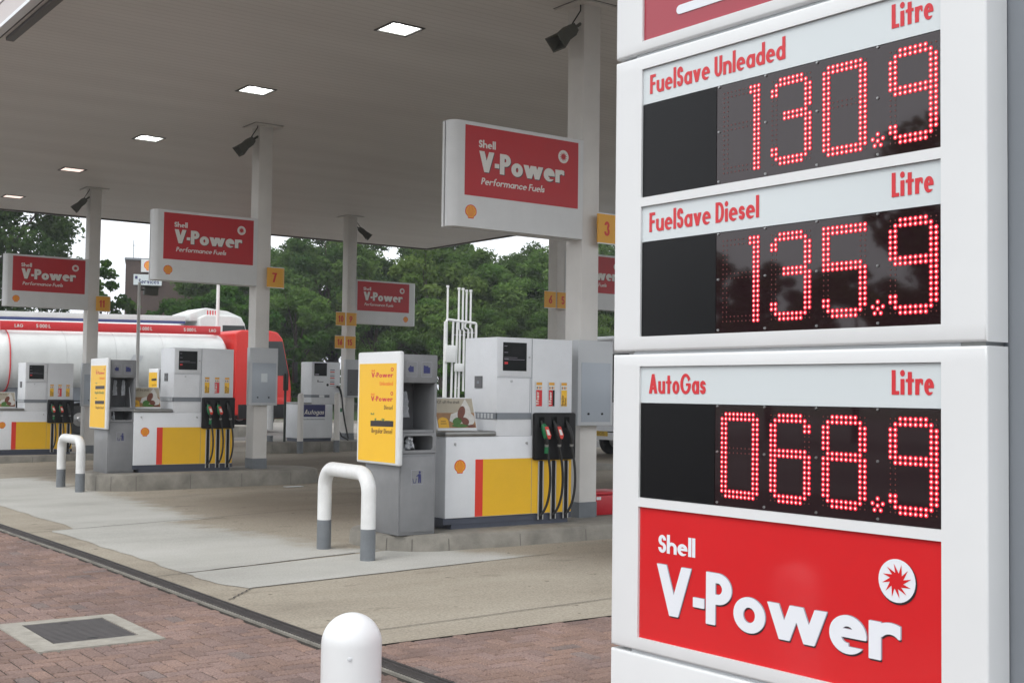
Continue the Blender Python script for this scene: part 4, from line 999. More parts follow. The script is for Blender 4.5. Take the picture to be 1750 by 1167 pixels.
# ================================================================== FORECOURT SERVICE UNITS (bin, towel shelf and price board)
def service_unit(x, y, kz, label, board, bag=True):
    t = thing('service_unit', label, 'waste bin unit', (x, y, kz), 0, 'grey bin and towel units with yellow fuel boards'); W, D, H = .445, .70, 1.852
    b = MB()
    b.box(0, W, .012, D, 0, .835, GREY)
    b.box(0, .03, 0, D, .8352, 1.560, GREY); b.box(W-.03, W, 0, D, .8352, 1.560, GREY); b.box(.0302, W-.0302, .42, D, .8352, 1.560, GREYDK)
    b.box(.0302, W-.0302, .012, .4198, 1.045, 1.075, GREY)
    b.box(0, W, 0, D, 1.5602, H, GREY); b.build('body', t, bevel=.008)
    b = MB(); b.box(.018, W-.018, -.004, .0115, .03, .800, GREY); d = b.build('bin_door', t, bevel=.006)
    s = MB(); yy = -.0052; cx, cz = .212, .592
    sq = lambda cx, cz, w_, h_, m, q: s.flat([(cx-w_, cz-h_), (cx+w_, cz-h_), (cx+w_, cz+h_), (cx-w_, cz+h_)], (0, yy-q*.0006, 0), UX, UZ, m)
    sq(cx, cz, .072, .075, PICTO, 0); sq(cx, cz, .069, .072, GREY, 1)
    man = [(.012, -.060), (.028, -.060), (.028, -.005), (.034, -.060), (.048, -.060), (.046, .02), (.040, .034), (.018, .034), (-.010, .012), (-.008, .002), (.012, .014)]
    s.flat([(cx+a, cz+c) for a, c in man], (0, yy-.0012, 0), UX, UZ, BLUEP); disc(s, (cx+.030, yy-.0012, cz+.050), UX, UZ, .013, BLUEP, 12)
    s.flat([(cx+a, cz+c) for a, c in [(-.046, -.060), (-.014, -.060), (-.006, -.012), (-.014, -.012), (-.020, -.053), (-.040, -.053), (-.048, -.012), (-.056, -.012)]], (0, yy-.0012, 0), UX, UZ, BLUEP)
    s.build('litter_pictogram', d)
    s = MB(); s.box(.012, W-.012, -.003, .011, .838, .868, GREY); s.box(.012, W-.012, -.003, .011, 1.016, 1.044, GREY); s.box(.012, .045, -.003, .011, .8682, 1.0158, GREY); s.box(W-.045, W-.012, -.003, .011, .8682, 1.0158, GREY)
    for sx_, sz_ in ((.045, .8682), (W-.045, .8682), (.045, 1.0158), (W-.045, 1.0158)):
        qx = 1 if sx_ < .2 else -1; qz = 1 if sz_ < .9 else -1; s.prism([(sx_, sz_), (sx_+qx*.022, sz_), (sx_, sz_+qz*.022)], (0, -.003, 0), UX, UZ, (0, .012, 0), GREY)
    s.build('bin_slot', t)
    def crumple(name, P, z0, z1):
        rr_ = random.Random(len(P)+int(z0*100)); mb = MB(); vs = []
        n = 9
        for i in range(n):
            f = i/(n-1)
            for k, p in enumerate(P): vs.append((p[0]*(.35+.65*f)+p[2]+rr_.uniform(-.008, .008), p[1]+rr_.uniform(-.012, .012), z1+(z0-z1)*f+rr_.uniform(-.008, .008)))
        m_ = len(P); mb.add(vs, [(i*m_+k, i*m_+k+1, (i+1)*m_+k+1, (i+1)*m_+k) for i in range(n-1) for k in range(m_-1)], BAG); return mb.build(name, t, smooth=True)
    if bag:
        crumple('towel', [(-.06+.022*k, .06+.03*math.sin(k*2.1), .075+.012*k*0) for k in range(8)], 1.20, 1.47)
        crumple('bag', [(-.05+.018*k, .05+.03*math.sin(k*1.7), .13) for k in range(9)], .88, 1.0)
    else:
        for xx in (.13, .27): crumple('towel', [(-.035+.014*k, .10+.03*math.sin(k*2.1+xx*9), xx) for k in range(6)], 1.27, 1.52)
        crumple('bag', [(-.02+.012*k, .05+.03*math.sin(k*1.7), .10) for k in range(5)], .88, 1.01)
    s = MB(); s.box(.028, W-.028, -.003, .0, 1.580, 1.822, GREY); u = s.build('top_panel', t, bevel=.002)
    s = MB(); yy = -.0042
    for cx in (.13, .31):
        sq(cx, 1.70, .062, .078, PICTO, 0); sq(cx, 1.70, .059, .075, GREY, 1)
    s.flat([(.10+a, 1.70+c) for a, c in [(-.02, .0), (.0, .025), (.012, .040), (.022, .028), (.05, .028), (.05, -.022), (.075, -.03), (.075, .02), (.055, .02), (.04, -.028), (.0, -.028)][:6]+[(.05, -.03), (.0, -.03)]], (0, yy-.0012, 0), UX, UZ, BLUEP)
    s.flat([(.31+a, 1.70+c) for a, c in [(-.04, -.04), (.04, -.04), (.04, .022), (.018, .022), (.018, .036), (-.02, .036), (-.02, .042), (-.04, .042)]], (0, yy-.0012, 0), UX, UZ, BLUEP)
    s.build('glove_and_towel_pictograms', u)
    # yellow fuel board on the end that faces the drain
    bd = MB(); bd.box(-.062, -.002, -.075, .79, .712, 1.880, WHITE); bd = bd.build('fuel_board', t, bevel=.022, seg=3)
    s = MB(); s.box(-.0640, -.0622, -.020, .745, .740, 1.757, YELBOARD); s.build('yellow_face', bd)
    s = MB(); X = -.0648; ST = 1.45; U_, V_, yr = (0, -ST, 0), UZ, .045; T = 1.757
    tx = lambda txt, d, H, m_, wd, **k: text(s, txt, (X, yr+wd, T-d), U_, V_, H, m_, fit=wd/ST, **k)
    K = dict(w=.25, h=.20); K2 = dict(w=.14, h=.12)
    bar = lambda d0, d1: s.flat([(-.49, T-d1), (-.025, T-d1+.006), (-.025, T-d0), (-.49, T-d0-.006)], (X-.0006, 0, 0), (0, -1, 0), V_, TXTDK)
    def vp(d, second, m2, wd):
        text(s, 'Shell', (X, yr+.445, T-d+.062), U_, V_, .020, ORANGE_TXT, **K); tx('V-Power', d, .054, REDTXT, .445, **K)
        o2 = Vector((X, yr+.02, T-d+.082)); disc(s, o2, U_, V_, .020, REDTXT, 16); disc(s, o2+Vector((-.0006, 0, 0)), U_, V_, .011, YELBOARD, 10)
        if second: tx(second, d+.083, .044, m2, wd, **K2)
    if board == 0:
        vp(.146, 'Unleaded', ORANGE_TXT, .27); vp(.392, 'Diesel', TXTBR, .17)
        text(s, 'Shell', (X, yr+.445, T-.535), U_, V_, .020, GREENP, **K); tx('FuelSave', .620, .050, GREENP, .36, **K); bar(.590, .655); tx('Regular Diesel', .722, .050, TXTBR, .42, **K2)
    elif board == 1:
        vp(.146, 'Unleaded', ORANGE_TXT, .24); text(s, 'Shell', (X, yr+.445, T-.30), U_, V_, .020, GREENP, **K); bar(.33, .39); tx('Regular Unleaded', .465, .044, GREENP, .47, **K2)
        text(s, 'Shell', (X, yr+.445, T-.545), U_, V_, .020, GREENP, **K); bar(.575, .635); tx('Regular Diesel', .710, .044, TXTBR, .40, **K2)
    else: bar(.20, .28); tx('Regular Diesel', .44, .044, TXTBR, .40, **K2)
    s.build('lettering', bd)
    return t
service_unit(6.55, 10.85, .16, 'grey bin unit with yellow fuel board at the end of the nearest pump island', 0)
service_unit(6.62, 20.13, .24, 'grey bin unit with yellow fuel board at the end of the second pump island', 1, False)
service_unit(14.78, 39.95, .42, 'distant grey bin unit with yellow board seen above the second advert board', 2, False)
service_unit(12.55, 20.2, .14, 'dark grey bin unit seen between the nearest bin unit and white vent pipes', 2, False)

# ================================================================== COLUMN FITTINGS
def notice_case(x, y, z, label):
    t = thing('notice_case', label, 'notice case', (x, y, z), 0, 'grey notice cases fixed to the canopy columns')
    mb = MB(); mb.box(0, .54, 0, .12, 0, 1.01, CASEGREY); mb.build('case', t, bevel=.01)
    mb = MB(); mb.box(.05, .505, -.003, .0, .045, .745, CASEGLASS); mb.build('glass_panel', t, bevel=.002)
    for kx in (.16, .37):
        mb = MB(); mb.tube([(kx, -.002, .14), (kx, -.014, .14)], .013, BLACK, 12); mb.build('knob', t, smooth=True)
    return t
t = notice_case(9.22, 11.255, 1.255, 'grey notice case on the nearest canopy column beside the nearest pump')
t = notice_case(9.07, 20.125, 1.36, 'grey notice case on the second canopy column, a small white paper taped on its panel')
mb = MB(); mb.box(.22, .34, -.0042, -.0032, .41, .56, HEADER); mb.build('taped_paper', t)
notice_case(8.96, 29.175, 1.20, 'grey notice case on the third canopy column behind the second unit\'s yellow board')
t = notice_case(15.90, 29.17, 1.47, 'dark glass notice case on the back column beside the autogas pump')
mb = MB(); mb.box(.052, .503, -.0042, -.0032, .047, .743, GREYDK); mb.build('dark_poster', t)

def blade_sign(x, y, z, label, mirror=False):
    """x, y: front corner of the column the sign is fixed to"""
    t = thing('fuel_sign', label, 'sign', (x, y, z), 0, 'white and red signs fixed to the canopy columns')
    W, TH, r = (1.90 if mirror else 1.885), .125, .105; sg = 1 if mirror else -1
    off = CWX if mirror else 0
    def shell(y0, y1):
        P = [(off, y0), (off, y1)]
        a = [(sg*(W-r+r*math.sin(q))+off, (y0+TH-TH*math.cos(q)) if y0 < .1 else (y0+TH*math.cos(q))) for q in np.linspace(0, math.pi/2, 9)]
        pts = [(off, y0), (sg*(W-r)+off, y0)]+a[1:]+[(sg*W+off, y1), (off, y1)] if y0 < .1 else [(off, y1), (sg*(W-r)+off, y1)]+a[1:]+[(sg*W+off, y0), (off, y0)]
        q = []
        for p in pts:
            if not q or (abs(p[0]-q[-1][0])+abs(p[1]-q[-1][1])) > 1e-4: q.append(p)
        mb.prism(q, (0, 0, 0), UX, (0, 1, 0), (0, 0, 1.19), SIGNWHITE)
    mb = MB(); shell(0, TH); shell(.155, .28); mb.build('sign_body', t, smooth=True)
    mb = MB(); a, b2 = sorted((off+sg*.02, off+sg*(W-.02))); mb.box(a, b2, TH+.0005, .1545, .03, 1.16, EDGE); mb.build('core', t)
    x0 = off+.03 if mirror else -1.71; x1 = x0+1.63
    mb = MB(); mb.box(x0, x1, -.003, -.0003, .357, 1.148, REDSIGN); rp = mb.build('red_panel', t)
    mb = MB(); yy = -.0042
    zt = lambda f: 1.148-f*.79
    text(mb, 'Shell', (x0+.112*1.63, yy, zt(.300)), UX, UZ, .086, TXTWS, fit=.235, w=.235, h=.18, track=.05)
    text(mb, 'V-Power', (x0+.118*1.63+.006, yy, zt(.645)-.009), UX, UZ, .235, TXTDK, fit=1.225, w=.275, h=.215, track=.035)
    text(mb, 'V-Power', (x0+.116*1.63, yy-.0012, zt(.645)), UX, UZ, .235, TXTWS, fit=1.225, w=.275, h=.215, track=.035)
    text(mb, 'Performance Fuels', (x0+.135*1.63, yy, zt(.825)), UX, UZ, .078, TXTWS, fit=.90, w=.20, h=.165, track=.05, slant=.2)
    sunburst(mb, (x0+.86*1.63, yy, zt(.245)), UX, UZ, .078, TXTWS, REDSIGN, FN)
    mb.build('lettering', rp)
    mb = MB(); pecten(mb, (off+.03+1.63-.10 if mirror else x0+.09, -.0012, .175), UX, UZ, .155, FN); mb.build('shell_emblem', t)
    return t
blade_sign(9.36, 11.37, 3.475, 'nearest and largest red and white fuel sign, on the first column beside the price sign')
blade_sign(9.22, 20.24, 3.465, 'red and white fuel sign on the second canopy column above the second pump')
blade_sign(9.08, 29.29, 3.465, 'red and white fuel sign at the left edge on the third column above the tanker')
blade_sign(15.98, 29.29, 3.46, 'dim red and white fuel sign on the back column above the autogas pump', True)
blade_sign(16.02, 20.35, 3.46, 'dim red and white fuel sign mostly hidden behind the nearest column and price sign', True)

def number_sign(x, y, z, num, label, w_=.27, h_=.37, curve=True):
    t = thing('number_sign', label, 'pump number', (x, y, z), 0, 'yellow pump number signs on the columns')
    rad = .09; P = [(0, 0), (w_, 0)]+([(w_+rad*math.sin(a), rad-rad*math.cos(a)) for a in np.linspace(.2, math.pi/2, 7)] if curve else [])
    Q = [(p[0], p[1]) for p in P]
    inner = [(w_+(rad-.02)*math.sin(a), rad-(rad-.02)*math.cos(a)) for a in np.linspace(math.pi/2, 0, 7)]+[(0, .02)] if curve else [(w_, .02), (0, .02)]
    mb = MB(); mb.prism(Q+inner, (0, 0, .012), UX, (0, 1, 0), (0, 0, h_-.024), NUMY); mb.build('plate', t, smooth=True)
    mb = MB(); mb.prism(Q+inner, (0, -.002, 0), UX, (0, 1, 0), (0, 0, .0118), WHITE); mb.prism(Q+inner, (0, -.002, h_-.0118), UX, (0, 1, 0), (0, 0, .0118), WHITE); mb.build('edge_trim', t)
    mb = MB(); text(mb, num, (w_/2+.005, -.0014, h_*.27), UX, UZ, h_*.46, NUMRED, w=.20, h=.17, c=.95 if len(num) == 1 else .75, align='c', track=.06); mb.build('numeral', t)
    mb = MB(); mb.box(w_*.3, w_*.3+.06, .021, .12, h_*.3, h_*.3+.06, COLW); mb.build('bracket', t)
number_sign(9.50, 11.25, 3.43, '3', 'yellow pump number sign 3 on the nearest column')
number_sign(9.37, 20.13, 3.44, '7', 'yellow pump number sign 7 on the second column')
number_sign(9.24, 29.18, 3.43, '11', 'yellow pump number sign 11 on the third column above the tanker')
number_sign(15.58, 29.16, 3.37, '10', 'yellow pump number sign 10 at top left on the back column', .27, .37, False)
number_sign(15.89, 29.16, 3.37, '9', 'yellow pump number sign 9 at top right on the back column', .25, .37)
number_sign(15.56, 29.16, 2.76, '16', 'yellow pump number sign 16 at lower left on the back column', .27, .35, False)
number_sign(15.87, 29.16, 2.76, '15', 'yellow pump number sign 15 at lower right on the back column', .25, .35)
number_sign(15.66, 20.23, 3.41, '6', 'dim yellow pump number sign 6 left of the nearest column', .29, .36, False)
number_sign(16.0, 20.23, 3.41, '5', 'dim yellow pump number sign 5 tucked against the nearest column', .27, .36)

def speaker(ax, ay, az, d, label):
    """box horn on a bracket: ax..az is the mount on the column, d the direction it points"""
    t = thing('loudspeaker', label, 'loudspeaker', (ax, ay, az), 0, 'grey horn loudspeakers at the tops of the columns')
    d = Vector(d).normalized(); up = Vector((0, 0, 1)); s = d.cross(up).normalized(); u = s.cross(d)
    c0 = Vector((d.x*.12, d.y*.12, -.06)); vs = []
    for dist, hw, hh in ((0, .05, .05), (.09, .075, .075), (.20, .075, .07), (.35, .125, .095), (.365, .13, .10)):
        for a, b_ in ((-1, -1), (1, -1), (1, 1), (-1, 1)): vs.append(c0+d*dist+s*hw*a+u*hh*b_)
    for a, b_ in ((-1, -1), (1, -1), (1, 1), (-1, 1)): vs.append(c0+d*.36+s*.115*a+u*.085*b_)
    for a, b_ in ((-1, -1), (1, -1), (1, 1), (-1, 1)): vs.append(c0+d*.22+s*.05*a+u*.04*b_)
    fs = [(3, 2, 1, 0)]
    for i in range(6): fs += [(i*4+k, i*4+(k+1) % 4, (i+1)*4+(k+1) % 4, (i+1)*4+k) for k in range(4)]
    fs.append((24, 25, 26, 27)); mb = MB(); mb.add(vs, fs, SPEAK); mb.build('horn', t)
    mb = MB(); disc(mb, c0+d*.25, s, -u, .045, GREYDK, 12); mb.build('driver', t)
    mb = MB(); mb.tube([(0, 0, 0), c0+d*.03], .02, SPEAK, 8); mb.tube([(0, 0, .33), (-.02, -.02, .15), c0+u*.05], .008, BLACK, 6); mb.build('bracket', t)
speaker(9.36, 11.45, 6.10, (-.72, .05, -.62), 'grey horn loudspeaker at the top of the nearest column')
speaker(9.22, 20.32, 6.14, (-.72, .05, -.66), 'grey horn loudspeaker at the top of the second column')
speaker(9.08, 29.37, 6.14, (-.68, .10, -.70), 'grey horn loudspeaker at the top of the third column at far left')
speaker(16.25, 29.4, 6.10, (.48, -.45, -.55), 'dark horn loudspeaker at the top of the back column')

mb = MB(); t = thing('red_box', 'red plastic box with a white sticker on the island behind the nearest column', 'box', (9.70, 11.50, .16))
mb.box(0, .50, 0, .38, 0, .245, REDPL); mb.build('box_body', t, bevel=.02)
mb = MB(); mb.box(-.012, .512, -.012, .392, .2452, .285, REDPL); mb.build('lid', t, bevel=.018)
mb = MB(); mb.box(.03, .10, -.0025, -.0005, .19, .225, WHITE); mb.build('sticker', t)
# ================================================================== AUTOGAS PUMP
t = thing('autogas_pump', 'grey white autogas pump with a dark blue Autogas label on the back row island', 'fuel pump', (14.28, 28.74, .33))
mb = MB(); mb.box(.02, 1.0, .03, .60, -.02, .085, NAVY); mb.build('plinth', t)
mb = MB(); mb.box(0, 1.02, 0, .64, .085, .955, WHITE2); mb.build('lower_cabinet', t, bevel=.008)
mb = MB(); mb.box(-.015, .41, -.015, .655, .957, 1.0, STEELDK); mb.build('worktop', t, bevel=.015)
mb = MB(); mb.box(.40, 1.22, .006, .62, .957, 2.05, WHITE2); h = mb.build('head_cabinet', t, bevel=.006)
mb = MB(); mb.box(.47, .83, -.004, .005, 1.69, 2.02, SCREEN); sc = mb.build('screen', t)
mb = MB(); mb.flat([(.49, 1.71), (.60, 1.71), (.60, 1.74), (.49, 1.74)], (0, -.005, 0), UX, UZ, TXTGREY); mb.build('screen_marks', sc)
mb = MB()
for k in range(9): mb.box(.93, 1.06, .003, .0055, 1.42+k*.052, 1.445+k*.052, (CASEGREY, NUMRED, SPINE)[k % 3])
mb.build('keypad_strip', t)
mb = MB(); mb.flat([(.56, 1.53), (.74, 1.53), (.74, 1.545), (.56, 1.545)], (0, .004, 0), UX, UZ, TXTDK); mb.flat([(.56, 1.545), (.60, 1.545), (.58, 1.60)], (0, .004, 0), UX, UZ, TXTDK); disc(mb, (.86, .004, 1.46), UX, UZ, .035, BLACK, 14); mb.build('markings', t)
mb = MB(); mb.box(.393, .92, -.001, .0055, 1.13, 1.20, SPINE); mb.box(.393, .3995, 0, .61, 1.13, 1.20, SPINE); mb.box(.34+.28, .42+.35, -.003, -.0012, 1.135, 1.195, WHITE); mb.build('vent_strip', t)
mb = MB(); mb.box(.17, .80, -.0022, -.0002, .63, .945, BLUEP); bl = mb.build('blue_label', t)
mb = MB(); text(mb, 'Autogas', (.20, -.0034, .695), UX, UZ, .125, TXTWS, fit=.56, w=.17, h=.15, slant=.22); mb.build('lettering', bl)
mb = MB()
for k in range(17): mb.flat([(.17+k*.037, .555), (.195+k*.037, .555), (.195+k*.037, .580+.012*(k % 3 == 0)), (.17+k*.037, .580)], (0, -.0012, 0), UX, UZ, SPINE)
mb.build('small_print', t)
mb = MB(); mb.tube([(1.11, -.02, 1.42), (1.16, -.06, 1.40), (1.20, -.07, 1.32), (1.25, -.06, 1.15)], [.03, .034, .03, .022], RUBBER, 10); n = mb.build('nozzle', t, smooth=True)
mb = MB(); mb.tube([(1.25, -.06, 1.15), (1.27, -.10, .8), (1.33, -.12, .45), (1.42, -.10, .14), (1.44, -.1, .07)], .022, RUBBER, 8); mb.tube([(1.20, -.06, 1.2), (1.16, -.10, .8), (1.15, -.10, .3), (1.24, -.1, .13), (1.44, -.1, .03)], .02, RUBBER, 8); mb.build('hose', t, smooth=True)
mb = MB(); mb.tube([(1.21, -.08, .86), (1.215, -.085, .76)], .035, GREENP, 8); mb.build('hose_clip', t, smooth=True)
for i, (bx, by, bh, lb) in enumerate([(14.24, 28.46, 1.52, 'slim grey white bollard left of the blue Autogas label'), (15.27, 28.44, 1.53, 'slim grey white bollard beside the autogas pump hose'), (13.66, 29.0, .98, 'white bollard with a grey foot just right of the second column')]):
    z = gz(bx, by) if i < 2 else .33; t = thing('bollard', lb, 'bollard', (bx, by, z), 0, 'bollards around the autogas pump')
    mb = MB(); mb.lathe([(.078, .30), (.078, bh-.08), (.066, bh-.03), (.03, bh-.005), (.0, bh)], (0, 0, 0), COLW if i < 2 else WHITE, 20); mb.build('post', t, smooth=True)
    mb = MB(); mb.lathe([(.080, -.3), (.080, .30 if i < 2 else .15)], (0, 0, 0), GREYFOOT, 20); mb.build('foot', t, smooth=True)
t = thing('sign_post', 'thin dark green post standing on the autogas island in front of the red cab', 'post', (13.97, 28.80, .33))
mb = MB(); mb.tube([(0, 0, 0), (0, 0, 1.73)], .032, GREENPOST, 10); mb.build('post', t, smooth=True)
mb = MB(); mb.box(-.06, .075, -.02, .02, 1.30, 1.72, GREENPOST); mb.build('head', t, bevel=.01)

# ================================================================== POLES, VENTS
t = thing('camera_pole', 'thin white pole with a dark security camera, in front of the tanker', 'pole', (10.62, 30.2, .10))
mb = MB(); mb.tube([(0, 0, 0), (0, 0, 2.2), (0, 0, 4.17)], [.05, .045, .036], POLEW, 12); mb.build('pole', t, smooth=True)
mb = MB(); mb.tube([(.02, 0, 3.98), (.17, 0, 4.0)], .02, SPEAK, 8); mb.build('arm', t)
mb = MB(); mb.box(.12, .46, -.09, .09, 3.86, 4.06, SPEAK); mb.box(.10, .50, -.11, .11, 4.06, 4.09, SPEAK); mb.build('security_camera', t, bevel=.02)
t = thing('lamp_pole', 'tall thin white pole rising behind the tanker cab', 'pole', (19.33, 46.0, 0))
mb = MB(); mb.tube([(0, 0, 0), (0, 0, 3.5), (0, 0, 7.2)], [.09, .075, .055], POLEW, 12); mb.build('pole', t, smooth=True)
mb = MB(); mb.box(-.35, .35, -.14, .14, 7.2, 7.32, SPEAK); mb.build('lamp_head', t, bevel=.03)
t = thing('vent_stack', 'group of white vent pipes joined by a cross pipe behind the nearest pump', 'vent pipes', (26.2, 40.0, .05))
vx = lambda x: (x-128)*.00558
vz = lambda y: 5.685-(y-98)*.00448
def pipe(pts, r, name='pipe'):
    mb = MB(); mb.tube([(vx(x), 0, vz(y)) if not isinstance(y, str) else (vx(x), 0, 0) for x, y in pts], r, POLEW, 10); o = mb.build(name, t, smooth=True); return o
for x, y0 in ((128, 98), (222, 110), (256, 112), (286, 124), (322, 122)): 
    o = pipe([(x+1, y0), (x, 392)], .040, 'riser'); mb = MB(); mb.tube([(vx(x), 0, vz(y0)-.03), (vx(x), 0, vz(y0)+.05)], .06, POLEW, 10); mb.build('cowl', o)
pipe([(120, 1400), (122, 400), (126, 388), (136, 384), (360, 402), (368, 406), (371, 416), (371, 700)], .052, 'cross_pipe')
pipe([(108, 1400), (114, 400)], .066)
for x0, x1 in ((178, 164), (212, 198)): pipe([(x0, 392), (x1, 1400)], .044)
pipe([(222, 395), (223, 460), (235, 474), (228, 1400)], .044); pipe([(256, 398), (256, 460), (269, 476), (268, 1000)], .044); pipe([(286, 398), (276, 420), (278, 446), (290, 455), (305, 462), (306, 1000)], .044); pipe([(322, 400), (321, 440), (336, 458), (337, 1000)], .044)
for x0, x1, y0, y1 in ((105, 187, 605, 752), (183, 254, 760, 830)):
    mb = MB(); mb.box(vx(x0), vx(x1), -.13, -.06, vz(y1), vz(y0), POLEW); mb.build('notice_plate', t, bevel=.01)
mb = MB(); mb.box(vx(195), vx(292), .04, .09, vz(514), vz(506), STEEL); mb.build('strut', t); mb = MB(); mb.box(vx(285), vx(380), .04, .09, vz(490), vz(480), STEEL); mb.build('strut', t)

# ================================================================== VEHICLES
def wheel(par, x, y, r, wd):
    mb = MB(); mb.tube([(x, y-wd/2, r), (x, y-wd/2+.03, r), (x, y+wd/2-.03, r), (x, y+wd/2, r)], [r*.92, r, r, r*.92], TYRE, 26); w_ = mb.build('wheel', par, smooth=True)
    mb = MB(); mb.tube([(x, y-wd/2-.004, r), (x, y-wd/2+.02, r)], [r*.45, r*.56], STEEL, 20); mb.tube([(x, y-wd/2-.05, r), (x, y-wd/2, r)], [r*.14, r*.2], STEEL, 12); mb.build('rim', w_, smooth=True)
def rloop(x, w2, z0, z1, n=2.6, k=36, cy=1.25):
    P = []; cz = (z0+z1)/2; h = (z1-z0)/2
    for i in range(k):
        a = 2*math.pi*i/k; c, s = math.cos(a), math.sin(a)
        P.append((x, cy+w2*math.copysign(abs(c)**(2/n), c), cz+h*math.copysign(abs(s)**(2/n), s)))
    return P
def skin(mb, loops, m):
    k = len(loops[0]); vs = [p for L in loops for p in L]; fs = []
    for i in range(len(loops)-1):
        for j in range(k): fs.append((i*k+j, i*k+(j+1) % k, (i+1)*k+(j+1) % k, (i+1)*k+j))
    fs.append(tuple(reversed(range(k)))); fs.append(tuple(range((len(loops)-1)*k, len(loops)*k))); mb.add(vs, fs, m)
def cab(t, x0, H, m, dark=True, dz=1.0):
    L = 2.25; mb = MB()
    prof = [(0, .55), (L-.05, .55), (L, .75), (L+.02, 1.5), (L-.02, 1.95), (L-.34, H-.30), (L-.55, H-.06), (L-.9, H), (.25, H), (0, H-.12)]
    mb.prism([(x0+p[0], p[1]) for p in prof], (0, 0, 0), UX, UZ, (0, 2.5, 0), m); c = mb.build('cab', t, bevel=.06, seg=3)
    g = MB(); g.prism([(x0+L-.005, 2.02), (x0+L-.31, H-.38), (x0+L-.36, H-.38), (x0+L-.06, 2.02)], (0, .12, 0), UX, UZ, (0, 2.26, 0), GLASSDK); g.build('windscreen', c)
    g = MB(); g.prism([(x0+.95, 2.02), (x0+L-.09, 2.02), (x0+L-.36, H-.40), (x0+.95, H-.40)], (0, -.006, 0), UX, UZ, (0, .02, 0), GLASSDK); g.build('side_window', c)
    g = MB(); g.box(x0+.92, x0+L-.08, -.012, -.002, .95, 1.2, m); g.box(x0+L-.02, x0+L+.05, .05, 2.45, .45, 1.25, BLACK); g.box(x0+.1, x0+L+.02, -.015, .4, .40, .95, BLACK); g.build('bumper', c, bevel=.03)
    g = MB(); g.box(x0+L-.02, x0+L+.14, -.30, -.14, 1.75, 2.55, BLACK); g.tube([(x0+L-.2, 0, 2.65), (x0+L+.05, -.22, 2.6)], .025, BLACK, 8); g.build('mirror', c, bevel=.04)
    g = MB(); g.box(x0+L+.02, x0+L+.045, .2, .6, .8, 1.0, HEADER); g.build('headlight', c); g = MB(); g.box(x0+L+.02, x0+L+.045, 1.9, 2.3, .8, 1.0, HEADER); g.build('headlight', c)
    g = MB(); g.lathe([(.09, 0), (.09, .10), (.05, .16)], (x0+L*.62, 1.25, H), mat('amber_beacon', (.7, .15, .01), .3), 14); g.build('beacon', c, smooth=True)
    return c
SEAMG = mat('weld_grey', (.50, .51, .51), .5)
def tanker(label, x, y, z, tilt, tankcol, bandcol, stripecol, cabcol, Lt, caph, zt0, zt1, texts, valw):
    t = thing('tanker_truck', label, 'tanker truck', (x, y, z), 0, 'tanker lorries parked beyond the forecourt'); t.rotation_euler = (0, -tilt, 0)
    mb = MB(); e = .55
    loops = [rloop(0.02, .55, zt0+.55, zt1-.55), rloop(.12, .95, zt0+.20, zt1-.22), rloop(.32, 1.17, zt0+.05, zt1-.06), rloop(e, 1.25, zt0, zt1), rloop(Lt-e, 1.25, zt0, zt1), rloop(Lt-.22, 1.17, zt0+.06, zt1-.06), rloop(Lt-.04, .9, zt0+.25, zt1-.25), rloop(Lt, .5, zt0+.55, zt1-.55)]
    skin(mb, loops, tankcol); tk = mb.build('tank', t, smooth=True)
    for sx_ in (2.4, 4.1, 5.8):
        sm = MB(); P = rloop(sx_, 1.2515, zt0-.0015, zt1+.0015, k=60); sm.tube(P+[P[0]], .007, SEAMG, 5, cap=False); sm.build('weld_seam', tk)
    if stripecol:
        for k in range(36):
            pass
        rg = MB(); P = rloop(e, 1.262, zt0-.012, zt1+.012, k=72); rg.tube(P+[P[0]], .022, stripecol, 6, cap=False); rg.build('reflective_tape', tk)
    mb = MB(); b0, b1 = zt1-.07, zt1+.24
    mb.box(.30, Lt-.35, .30, .36, b0, b1, bandcol); mb.box(.30, Lt-.35, 2.14, 2.20, b0, b1, bandcol); mb.box(.30, .36, .36, 2.14, b0, b1, bandcol); mb.box(Lt-.41, Lt-.35, .36, 2.14, b0, b1, bandcol)
    band_ = mb.build('walkway_valance', t, bevel=.01)
    if valw: 
        mb = MB(); mb.box(.30, Lt-.36, .296, .2995, b0, b0+.11, valw); mb.build('blue_stripe', band_)
    if texts:
        for s, xx, hh in texts: mb = MB(); text(mb, s, (xx, .297, b0+.10), UX, UZ, hh, TXTWS, w=.2, h=.18, c=1.0); mb.build('lettering', band_)
    for k in range(5): mb = MB(); mb.lathe([(.28, 0), (.28, .10), (.2, .16)], (1.2+k*(Lt-2.4)/4, 1.25, zt1-.01), STEEL, 16); mb.build('manlid', tk)
    mb = MB(); mb.box(.3, Lt+1.9, .75, 1.75, .75, 1.15, BLACK); mb.box(.6, Lt-.6, .45, 2.05, 1.15, zt0+.35, SPINE); mb.build('chassis', t)
    for wx in (1.5, 2.85, Lt+1.25):
        for wy in (.18, 2.32): wheel(t, wx, wy, .5, .30)
    mb = MB(); mb.box(3.9, Lt-1.2, .05, .5, .55, 1.15, STEELDK); mb.build('side_guard', t, bevel=.04)
    for wx in (1.5, 2.85):
        mb = MB(); P = [(wx+.62*math.cos(a), .5+.62*math.sin(a)) for a in np.linspace(.1, math.pi-.1, 12)]+[(wx+.58*math.cos(a), .5+.58*math.sin(a)) for a in np.linspace(math.pi-.1, .1, 12)]
        mb.prism(P, (0, .02, 0), UX, UZ, (0, .38, 0), SPINE); mb.build('mudguard', t)
    mb = MB(); mb.box(-.05, .05, .1, 2.4, .55, .75, BLACK); mb.box(.0, .06, .2, .5, .8, .95, REDPL); mb.box(.0, .06, 2.0, 2.3, .8, .95, REDPL); mb.build('rear_bumper', t)
    cab(t, Lt+.12, caph, cabcol)
    return t
